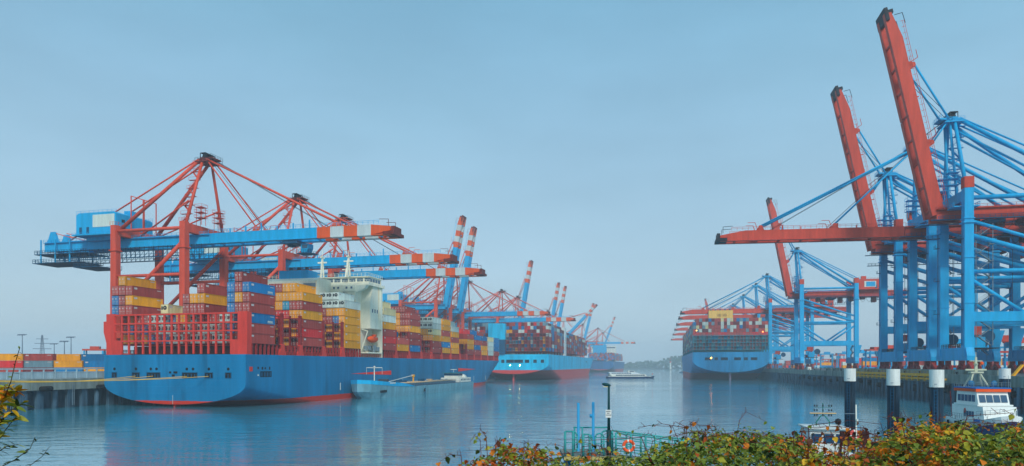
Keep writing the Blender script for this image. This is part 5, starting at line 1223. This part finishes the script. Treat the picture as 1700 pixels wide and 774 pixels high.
# ------------------------------------------------------------------ quay furniture, yards, distance
def furniture():
    # guard parapet on the left quay
    s = thing('quay_guard_rail', (LQ(150), 150, LZ), math.radians(90) - math.atan(.253), 'pale steel guard rail with panels along the left quay edge', 'railing')
    L = 62; wm = mat('guard_pale', (168, 192, 200), .55, .16, rust=.3, rustcol=(120, 120, 90))
    MB().box(0, L, .2, .5, 2.7, 3.05).build('top_rail', wm, s); MB().box(0, L, .25, .45, 1.9, 2.1).build('mid_rail', wm, s); MB().box(0, L, .25, .45, .05, .3).build('bottom_rail', wm, s)
    pm = MB().box(-.12, .12, .15, .55, 0, 2.69).mesh('post', wm); pn = MB().box(.25, 3.2, .3, .36, .32, 1.88).mesh('panel', wm)
    for k in range(18):
        o = link('post', pm, s); o.location = (k * 3.5, 0, .02)
        o = link('panel', pn, s); o.location = (k * 3.5, .01 * (k % 3), .02)
    # mooring lines of the nearest ship
    ym = mat('rope_yellow', (222, 176, 70), .8, .1)
    for i, (y, lab) in enumerate(((-12.2, 'yellow mooring rope, longest one stretched across the blue transom'), (-5.0, 'yellow mooring rope ending right of the transom centre'), (6.6, 'yellow mooring rope ending left of the transom centre'), (12.8, 'shortest yellow mooring rope from the transom to the left quay'))):
        a = Vector(world_of(S1, -.5, y, 8.9)); b = Vector((LQ(160) - .6 - i * .5, 160 + i * 1.5, LZ + .6))
        pts = [a.lerp(b, t) + Vector((0, 0, -.9 * (1 - (2 * t - 1) ** 2) * (1 + .15 * i))) for t in [k / 10 for k in range(11)]]
        tag(MB().path(pts, .085, 6).build('mooring_rope', ym), lab, 'rope', 'mooring ropes of the nearest ship')
    # containers in the left yard
    rnd = random.Random(12); n = 0
    rows = [(292, [('y', 1, 0), ('d', 1, 1), ('r', 0, 0), ('g', 0, 1), ('y', 0, 2), ('b', 0, 3)]),
            (300, [('d', 1, 1), ('y', 1, 2), ('b', 1, 3), ('y', 1, 4), ('y', 1, 5), ('y', 0, 3), ('d', 0, 4), ('y', 0, 5), ('y', 1, 6), ('r', 0, 6), ('m', 1, 7), ('y', 0, 7)])]
    for ri, (y0, lst) in enumerate(rows):
        for (k, t, c) in lst:
            lab = '%s container in left yard, %s layer, %s from left, %s row' % (CC[k][0], ('lower', 'upper', 'topmost')[t], ORD[c], ('front', 'back')[ri])
            d = y0; x = (-6 - CX) / F * d + c * 12.75
            container(k, (x, d, LZ + .05 + (t + 1) * 2.95), 0, lab, 'containers in the left yard')
    m = MB()
    for y0, n_ in ((292, 5), (300, 9)): 
        for c in range(n_): m.box((-6 - CX) / F * y0 + c * 12.75, (-6 - CX) / F * y0 + c * 12.75 + 12.19, y0 - 1.2, y0 + 1.2, LZ + .05, LZ + 2.95, (c * 3) % 4)
    tag(m.build('yard_bottom_containers', [CM[k] for k in 'dybm']), 'bottom layer of containers in the left yard behind the guard rail', 'containers', kind='stuff')
    # yellow beam on the right quay edge
    s = thing('quay_beam', (RQ(222) - .6, 222, RZ - .9), math.radians(90) - math.atan(.22), 'long yellow steel walkway beam bracketed along the right quay edge', 'beam')
    L = 94
    MB().box(0, L, .2, .9, .1, 1.05).build('upper_beam', M_yellow, s); MB().box(-9, L - 6, .0, .7, -1.0, -.4).build('lower_beam', M_yellow, s)
    pm = MB().box(0, .5, .1, .75, -1.5, .1).mesh('bracket', M_yellow)
    for k in range(16): o = link('bracket', pm, s); o.location = (2 + k * 5.9, 0, 0)
    m = MB(); rails(m, (0, .45, .95), (L, .45, .95), .9, 3, .04); m.build('railing', M_yellow, s)
    for (x, y, l) in ((RQ(176) + 6, 176, 'white concrete block on the right quay near the launch'), (RQ(430) + 3, 430, 'white block on the right quay below the lone crane')):
        o = MB().prism_x([(-1.1, 0), (1.1, 0), (1.0, 1.7), (.8, 1.9), (-.8, 1.9), (-1.0, 1.7)], -1, 1).build('quay_block', M_white); o.location = (x, y, RZ + .03); tag(o, l, 'block')
    o = MB().prism_y([(-2, 0), (-1.4, 0), (1.2, 3.0), (.6, 3.0)], -.4, .4).build('yellow_prop', M_yellow); o.location = (RQ(178) + 3.5, 178, RZ + .03); tag(o, 'slanted yellow steel prop on the quay behind the launch', 'prop')
furniture()

def straddle_mesh(col):
    ms = {}
    for i, (x, y) in enumerate(((-5, -2.4), (5, -2.4), (5, 2.4), (-5, 2.4))): ms['leg' + ' ' * i] = MB().beam((x, y, 1.2), (x, y, 13), .7, .7).mesh('leg', M_girder_blue)
    m = MB()
    for y in (-2.4, 2.4): m.box(-6, 6, y - .4, y + .4, 13.003, 14.0)
    for x in (-5, 5): m.box(x - .5, x + .5, -2, 2, 13.1, 13.9)
    m.box(-2, 3, -2.2, 2.2, 14.01, 15.6); ms['top_frame'] = m.mesh('top_frame', col)
    m = MB()
    for y in (-2.4, 2.4): m.box(-6.4, 6.4, y - .5, y + .5, .9, 1.7)
    ms['side_beam'] = m.mesh('side_beam', M_girder_blue)
    m = MB().box(-4, 4, -1.2, 1.2, 8.2, 9.0); m.box(-6, 6, -.4, .4, 8.4, 8.8); ms['spreader'] = m.mesh('spreader', M_boom_red)
    m = MB().box(3.4, 5.2, 2.9, 4.6, 10.4, 12.8); ms['cab'] = m.mesh('cab', M_girder_blue)
    m = MB()
    for x in (-4.8, -1.6, 1.6, 4.8): 
        for y in (-2.4, 2.4): m.tube((x, y - .25, .75), (x, y + .25, .75), .75, 10)
    ms['wheels'] = m.mesh('wheels', M_black); return ms
SA, SB = straddle_mesh(M_boom_red), straddle_mesh(M_girder_blue)
def straddle(ms, x, y, z, rz, label):
    s = thing('straddle_carrier', (x, y, z), rz, label, 'straddle carrier', 'straddle carriers in the container yards')
    for k, me in ms.items(): link(k.strip(), me, s)
straddle(SA, (157 - CX) / F * 420, 420, LZ, .3, 'red topped straddle carrier in the left yard beside the ship stern')
rnd = random.Random(77)
cand = [(1426, 430), (1443, 380), (1431, 560), (1452, 470), (1447, 620), (1392, 700), (1372, 640), (1358, 760), (1346, 690), (1402, 620), (1586, 330), (1634, 300), (1662, 290), (1690, 310), (1676, 400), (1640, 420), (1598, 460), (1570, 400), (1530, 420), (1496, 440), (1506, 520), (1628, 520)]
cand.sort()
for i, (px, d) in enumerate(cand):
    x = (px - CX) / F * d
    if x < RX(d) + 44: x = RX(d) + 44 + (i % 4) * 5
    straddle(SA if i % 2 else SB, x, d, RZ, rnd.uniform(-.6, .6), 'hazy %s straddle carrier in the right yard, %s from the left' % ('red topped' if i % 2 else 'all blue', ORD[i] if i < 20 else ('twenty first', 'twenty second')[i - 20]))
def yard_boxes():
    m = MB(); r = random.Random(8)
    for k in range(260):
        d = r.uniform(330, 900); x = RX(d) + 48 + r.uniform(0, 260); t = r.randint(1, 3)
        for q in range(t): m.box(x, x + 12.2, d, d + 2.44, RZ + .05 + q * 2.95, RZ + .05 + q * 2.95 + 2.85, r.randrange(6))
    tag(m.build('yard_containers', [CM[k] for k in 'dlbywr']), 'hazy rows of mixed containers on the right hand yard', 'containers', kind='stuff')
yard_boxes()

def distance():
    gm = mat('far_mast_grey', (90, 110, 130), .6, .1)
    for (px, top, d, l) in ((37, 556, 560, 'thin lamp mast in the left yard, leftmost'), (90, 571, 620, 'thin lamp mast right of the pylon, shorter one'), (107, 567, 540, 'thin lamp mast in the left yard, between its neighbours'), (118, 560, 560, 'tall lamp mast in the left yard closest to the ship')):
        s = thing('light_mast', ((px - CX) / F * d, d, LZ), 0, l, 'lamp mast', 'light masts in the left yard'); z = H - (top - HY) / F * d - LZ
        MB().tube((0, 0, 0), (0, 0, z), .5, 8, .25).build('mast', gm, s); m = MB().box(-3.2, 3.2, -1, 1, z, z + .5)
        for k in range(5): m.cbox((-2.8 + k * 1.4, -1.1, z - .3), (.8, .5, .6))
        m.build('lamp_ring', gm, s)
    s = thing('power_pylon', ((70 - CX) / F * 900, 900, LZ), .2, 'lattice power pylon behind the left yard', 'pylon'); z = 44
    m = MB()
    for a, b in ((-1, -1), (1, -1), (1, 1), (-1, 1)): m.beam((a * 3, b * 3, 0), (a * .5, b * .5, z), .5, .5)
    for k in range(8):
        q = k / 8; w0 = 3 * (1 - q) + .5 * q; w1 = 3 * (1 - q - .125) + .5 * (q + .125)
        m.beam((-w0, -w0, z * q), (w1, -w1, z * (q + .125)), .25, .25); m.beam((w0, -w0, z * q), (-w1, -w1, z * (q + .125)), .25, .25)
    m.build('tower', gm, s)
    m = MB()
    for h_ in (26, 33, 39): m.beam((-11 + (h_ - 26) * .3, 0, h_), (11 - (h_ - 26) * .3, 0, h_), .6, .8)
    m.build('cross_arm', gm, s)
    s = thing('harbour_beacon', ((1113 - CX) / F * 1900, 1900, 0), 0, 'white and red beacon tower on the far shoreline', 'beacon')
    MB().tube((0, 0, 0), (0, 0, 20), 2.6, 14, 2.0).build('tower', M_white, s); MB().tube((0, 0, 20), (0, 0, 24), 2.4, 14).build('gallery', M_boom_red, s); MB().tube((0, 0, 24), (0, 0, 31), .4, 8).build('mast', M_dark, s); MB().cbox((0, 0, 30), (4, .6, 2)).build('topmark', M_boom_red, s)
    MB().tube((0, 0, -3), (0, 0, 1.5), 6, 14).build('base', M_concrete, s)
distance()

# ------------------------------------------------------------------ foreground plants
LEAFC = {'dark': (52, 70, 24), 'green': (116, 136, 40), 'pale': (148, 164, 70), 'lime': (170, 168, 48), 'yellow': (228, 176, 36), 'orange': (234, 130, 26), 'rust': (190, 88, 28), 'brown': (104, 58, 34)}
def leaf_mat(k):
    m = mat('leaf_' + k, LEAFC[k], .55, .25, False, scale=22, spec=.3)
    t = m.node_tree; b = t.nodes['Principled BSDF']; o = [n for n in t.nodes if n.type == 'OUTPUT_MATERIAL'][0]
    if not any(n.type == 'BSDF_TRANSLUCENT' for n in t.nodes):
        tr = t.nodes.new('ShaderNodeBsdfTranslucent'); mx = t.nodes.new('ShaderNodeMixShader'); mx.inputs[0].default_value = .3
        t.links.new(b.inputs['Base Color'].links[0].from_socket, tr.inputs[0]); t.links.new(b.outputs[0], mx.inputs[1]); t.links.new(tr.outputs[0], mx.inputs[2]); t.links.new(mx.outputs[0], o.inputs[0])
    return m
LM_ = {k: leaf_mat(k) for k in LEAFC}; LK = list(LEAFC)
def leaf_geo(L, W, curl, fold, serr=True):
    """leaf along +x from its stalk, up = +z"""
    st = [0, .12, .3, .5, .7, .87, 1.0]; wd = [.02, .34, .5, .48, .36, .2, 0]
    vs = []; fs = []
    for i, (q, b) in enumerate(zip(st, wd)):
        z = -curl * q * q * L; e = (1.12 if i % 2 else .9) if serr else 1
        vs += [(L * q, 0, z), (L * q - (.03 * L if serr else 0), b * W * e, z + fold * b * W), (L * q - (.03 * L if serr else 0), -b * W * e, z + fold * b * W)]
    for i in range(len(st) - 1): a = 3 * i; fs += [(a, a + 3, a + 4, a + 1), (a, a + 2, a + 5, a + 3)]
    return vs, fs
def orient(az, pitch, roll): return Matrix.Rotation(az, 4, 'Z') @ Matrix.Rotation(pitch, 4, 'Y') @ Matrix.Rotation(roll, 4, 'X')

TOP = [(765, 772), (790, 753), (830, 742), (870, 736), (890, 740), (905, 755), (930, 752), (960, 755), (1000, 754), (1060, 748), (1100, 737), (1130, 727), (1160, 717), (1200, 713), (1230, 720), (1260, 715), (1300, 720), (1330, 728), (1350, 742), (1400, 748), (1430, 742), (1450, 728), (1480, 718), (1520, 705), (1555, 699), (1600, 707), (1640, 716), (1680, 709), (1760, 704), (1830, 712)]
def top_at(px):
    for (a, b), (c, d) in zip(TOP[:-1], TOP[1:]):
        if a <= px <= c: return b + (d - b) * (px - a) / (c - a)
    return TOP[-1][1]
def bramble(p0, p1, n, dens, palette, label, seed, canes, hi=40, d0=5.6, d1=9.6, low=1.0):
    r = random.Random(seed); dm = (d0 + d1) / 2
    bx = (p0 + p1) / 2; base = Vector(((bx - CX) / F * dm, dm, 9.4))
    s = thing('bramble_bush', base, 0, label, 'bush', 'bramble bushes on the near bank')
    g = {k: leaf_geo(1, 1, .18, .25) for k in (0,)}[0]
    allm = MB(); items = []
    pk = list(palette); pw = list(palette.values())
    for i in range(n // 4):                              # leaves sit in small sprays that share a colour
        px = r.uniform(p0 - 6, p1 + 6); d = d0 + (d1 - d0) * r.random(); depth = r.random() ** 1.25
        edge = min(1, (px - p0 + 10) / 26, (p1 + 10 - px) / 26)
        ty = top_at(px) + 5.4 * math.sin(px * .11 + d * 2.1) + 7 * math.sin(px * .037 + d * 3.3)
        ty += 5 + (1 - max(.1, edge)) * 6 + abs(d - dm - .3) * 6
        z = H - (ty - HY) / F * d - depth * low * .75
        c = Vector(((px - CX) / F * d, d, z)) - base + Vector((r.gauss(0, .05), r.gauss(0, .1), r.gauss(0, .025)))
        k0 = r.choices(pk, pw)[0]
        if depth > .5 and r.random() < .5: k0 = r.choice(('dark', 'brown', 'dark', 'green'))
        az0 = r.uniform(0, 6.28); tilt = r.gauss(.1, .3)
        for j in range(r.choice((3, 3, 5, 5, 7))):
            k = k0 if r.random() < .72 else r.choices(pk, pw)[0]
            L = .024 + .046 * r.random() ** 1.4; az = az0 + (j - 2) * .8 + r.gauss(0, .3)
            p = c + Vector((math.cos(az) * .03 * r.random(), math.sin(az) * .03 * r.random(), r.gauss(0, .012))) + Vector((math.cos(az0), math.sin(az0), .2)) * (.018 * j)
            M = Matrix.Translation(p) @ orient(az, tilt + r.uniform(-.2, .5), r.gauss(0, .35)) @ Matrix.Diagonal((L, L * r.uniform(.62, .85), L, 1))
            items.append((depth + abs(d - d0) * .15 + r.random() * .3, M, k))
    items.sort(key=lambda t: t[0])
    gv, gf = g
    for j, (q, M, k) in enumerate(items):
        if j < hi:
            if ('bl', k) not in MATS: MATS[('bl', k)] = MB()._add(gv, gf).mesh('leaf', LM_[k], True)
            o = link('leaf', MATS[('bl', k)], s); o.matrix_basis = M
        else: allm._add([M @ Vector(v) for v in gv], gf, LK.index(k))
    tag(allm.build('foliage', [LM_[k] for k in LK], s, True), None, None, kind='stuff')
    cm = mat('cane_red_brown', (96, 44, 38), .7, .25, False, scale=9)
    for i in range(canes):
        px = r.uniform(p0, p1); d = r.uniform(d0 + .2, d1); zt = H - (top_at(px) - HY) / F * d
        a = Vector(((px - CX) / F * d, d, 9.35)); dirx = r.uniform(-.9, .9) * (.35 if p0 < 800 else 1); ln = r.uniform(.3, 1.0)
        up = r.uniform(-.05, .16) if i % 3 else r.uniform(.04, .24)
        pts = [a, a + Vector((dirx * .2, r.uniform(-.2, .2), (zt - 9.35) * .6)), a + Vector((dirx * .55, r.uniform(-.25, .25), (zt - 9.35) + up * .6)), a + Vector((dirx * (.8 + ln * .3), r.uniform(-.3, .3), (zt - 9.35) + up)), a + Vector((dirx * (1.0 + ln * .5), r.uniform(-.3, .3), zt - 9.35 + up * .8 - .05))]
        fine = []
        for q in range(13):
            t = q / 12 * (len(pts) - 1); ii = min(int(t), len(pts) - 2); f = t - ii; f2 = f * f * (3 - 2 * f) * .4 + f * .6; fine.append(pts[ii].lerp(pts[ii + 1], f2) - base)
        m = MB()
        for q, (u, v) in enumerate(zip(fine[:-1], fine[1:])): m.tube(u, v, .0058 * (1 - q / 15), 5, .0058 * (1 - (q + 1) / 15))
        for q in range(5, 12):
            if r.random() < .7: e = fine[q] + Vector((r.uniform(-.05, .05), r.uniform(-.05, .05), r.uniform(.01, .06))); m.tube(fine[q], e, .0022, 4)
        m.build('cane', cm, s)
        for q in (6, 8, 10, 12):
            if r.random() < .55:
                k = r.choice(('rust', 'brown', 'orange', 'green', 'dark')) if i % 2 else r.choice(list(palette)); L = r.uniform(.035, .07)
                if ('bl', k) not in MATS: MATS[('bl', k)] = MB()._add(gv, gf).mesh('leaf', LM_[k], True)
                o = link('leaf', MATS[('bl', k)], s); o.matrix_basis = Matrix.Translation(fine[q]) @ orient(r.uniform(0, 6.3), r.uniform(.2, 1.3), r.gauss(0, .6)) @ Matrix.Diagonal((L, L * .8, L, 1))
    return s
bramble(772, 905, 2900, 1, dict(rust=3, brown=1.4, orange=2.4, green=3.4, lime=2.4, pale=1.4), 'straggly bramble at the left end with rust coloured drooping leaves', 1, 7, 46, 6.0, 7.6)
bramble(900, 1105, 4800, 1, dict(green=5, lime=3.4, pale=3, dark=2, rust=.6, orange=.6, yellow=.8), 'low yellow green bramble in front of the landing stage', 2, 16)
bramble(1100, 1340, 9000, 1, dict(green=6, pale=4.5, dark=2.6, lime=2.6, orange=1.1, yellow=.6, rust=.35), 'broad green bramble with scattered orange leaves right of the landing stage', 3, 18)
bramble(1330, 1450, 3600, 1, dict(rust=2.6, brown=1.6, orange=3, yellow=1.6, green=3, lime=2), 'reddish dry bramble with bare twigs below the white cutter', 4, 40)
bramble(1440, 1590, 7600, 1, dict(orange=3, rust=1.5, green=4.5, lime=3.5, dark=2, brown=.8, pale=1.6, yellow=1.3), 'tall orange and green bramble in front of the dolphin piles', 5, 18)
bramble(1580, 1800, 9000, 1, dict(green=6.5, dark=3, lime=3.8, pale=3, rust=.6, orange=1.1, yellow=.7), 'dense dark green bramble below the white launch at the right edge', 6, 14)

def sapling():
    r = random.Random(15); d = 5.0
    s = thing('willow_sapling', pos(-30, 774, d) - Vector((0, 0, 1.2)), 0, 'young sapling with narrow yellow and green leaves at the left edge', 'sapling')
    base = s.location.copy(); cm = mat('twig_olive', (72, 66, 40), .7, .2, False, scale=9); gv, gf = leaf_geo(1, .34, .12, .2, False)
    def leaf(p, k, L, az, pit):
        if ('wl', k) not in MATS: MATS[('wl', k)] = MB()._add(gv, gf).mesh('leaf', LM_[k], True)
        o = link('leaf', MATS[('wl', k)], s); o.matrix_basis = Matrix.Translation(p) @ orient(az, pit, r.gauss(0, .5)) @ Matrix.Diagonal((L, L * r.uniform(.8, 1.1), L, 1))
    def twig(pp, r0, ks, n, L0, start=.15, dd=0):
        pts = [pos(x, y, d + dd + r.uniform(-.08, .08)) - base for x, y in pp]; m = MB(); k = len(pts)
        for i in range(k - 1): m.tube(pts[i], pts[i + 1], r0 * (1 - .75 * i / k), 6, r0 * (1 - .75 * (i + 1) / k))
        m.build('twig', cm, s)
        for i in range(n):
            t = start + (1 - start) * (i + .5) / n; f = t * (k - 1); j = min(int(f), k - 2); p = pts[j].lerp(pts[j + 1], f - j)
            az = (0 if i % 2 else math.pi) + r.gauss(0, .7); leaf(p, r.choices(list(ks), list(ks.values()))[0], L0 * r.uniform(.7, 1.2), az, r.uniform(-.9, .5))
    dk = dict(dark=4, green=1); yl = dict(yellow=4, orange=1.5, lime=1.5); gr = dict(green=4, dark=3, lime=2, yellow=1)
    twig([(-30, 774), (-12, 720), (4, 668), (18, 634), (26, 600), (33, 577)], .006, dk, 13, .05, .45)
    twig([(-20, 720), (-6, 690), (8, 662), (22, 646), (30, 652)], .005, yl, 48, .085, .1)
    twig([(-24, 735), (-8, 712), (10, 690), (26, 676), (40, 668)], .005, gr, 34, .085, .1)
    twig([(-26, 750), (-10, 735), (6, 718), (20, 700), (28, 690)], .005, dict(lime=3, yellow=2, green=3), 40, .085, .1)
    twig([(-20, 705), (-4, 684), (6, 660), (8, 640)], .005, yl, 36, .085, .05)
    twig([(-26, 790), (0, 776), (24, 764), (50, 745), (58, 726)], .005, dk, 14, .06, .2, .2)
    twig([(-10, 800), (20, 786), (46, 776), (70, 758), (82, 742)], .004, dk, 12, .055, .3, .3)
    twig([(-26, 770), (-6, 752), (10, 742), (30, 738)], .005, dict(dark=4, green=2, lime=1), 14, .065, .1, .1)
sapling()

# ------------------------------------------------------------------ harbour haze
def haze():
    m = bpy.data.materials.new('haze_air'); m.use_nodes = True; t = m.node_tree; t.nodes.clear()
    o = t.nodes.new('ShaderNodeOutputMaterial'); v = t.nodes.new('ShaderNodeVolumePrincipled')
    v.inputs['Color'].default_value = (.86, .95, 1.0, 1); v.inputs['Density'].default_value = .0003; v.inputs['Anisotropy'].default_value = 0
    t.links.new(v.outputs[0], o.inputs['Volume'])
    b = MB().box(-3500, 3500, -250, 4300, -4, 150).build('haze', m); tag(b, 'thin blue harbour haze over the water', 'haze', kind='stuff')
haze()
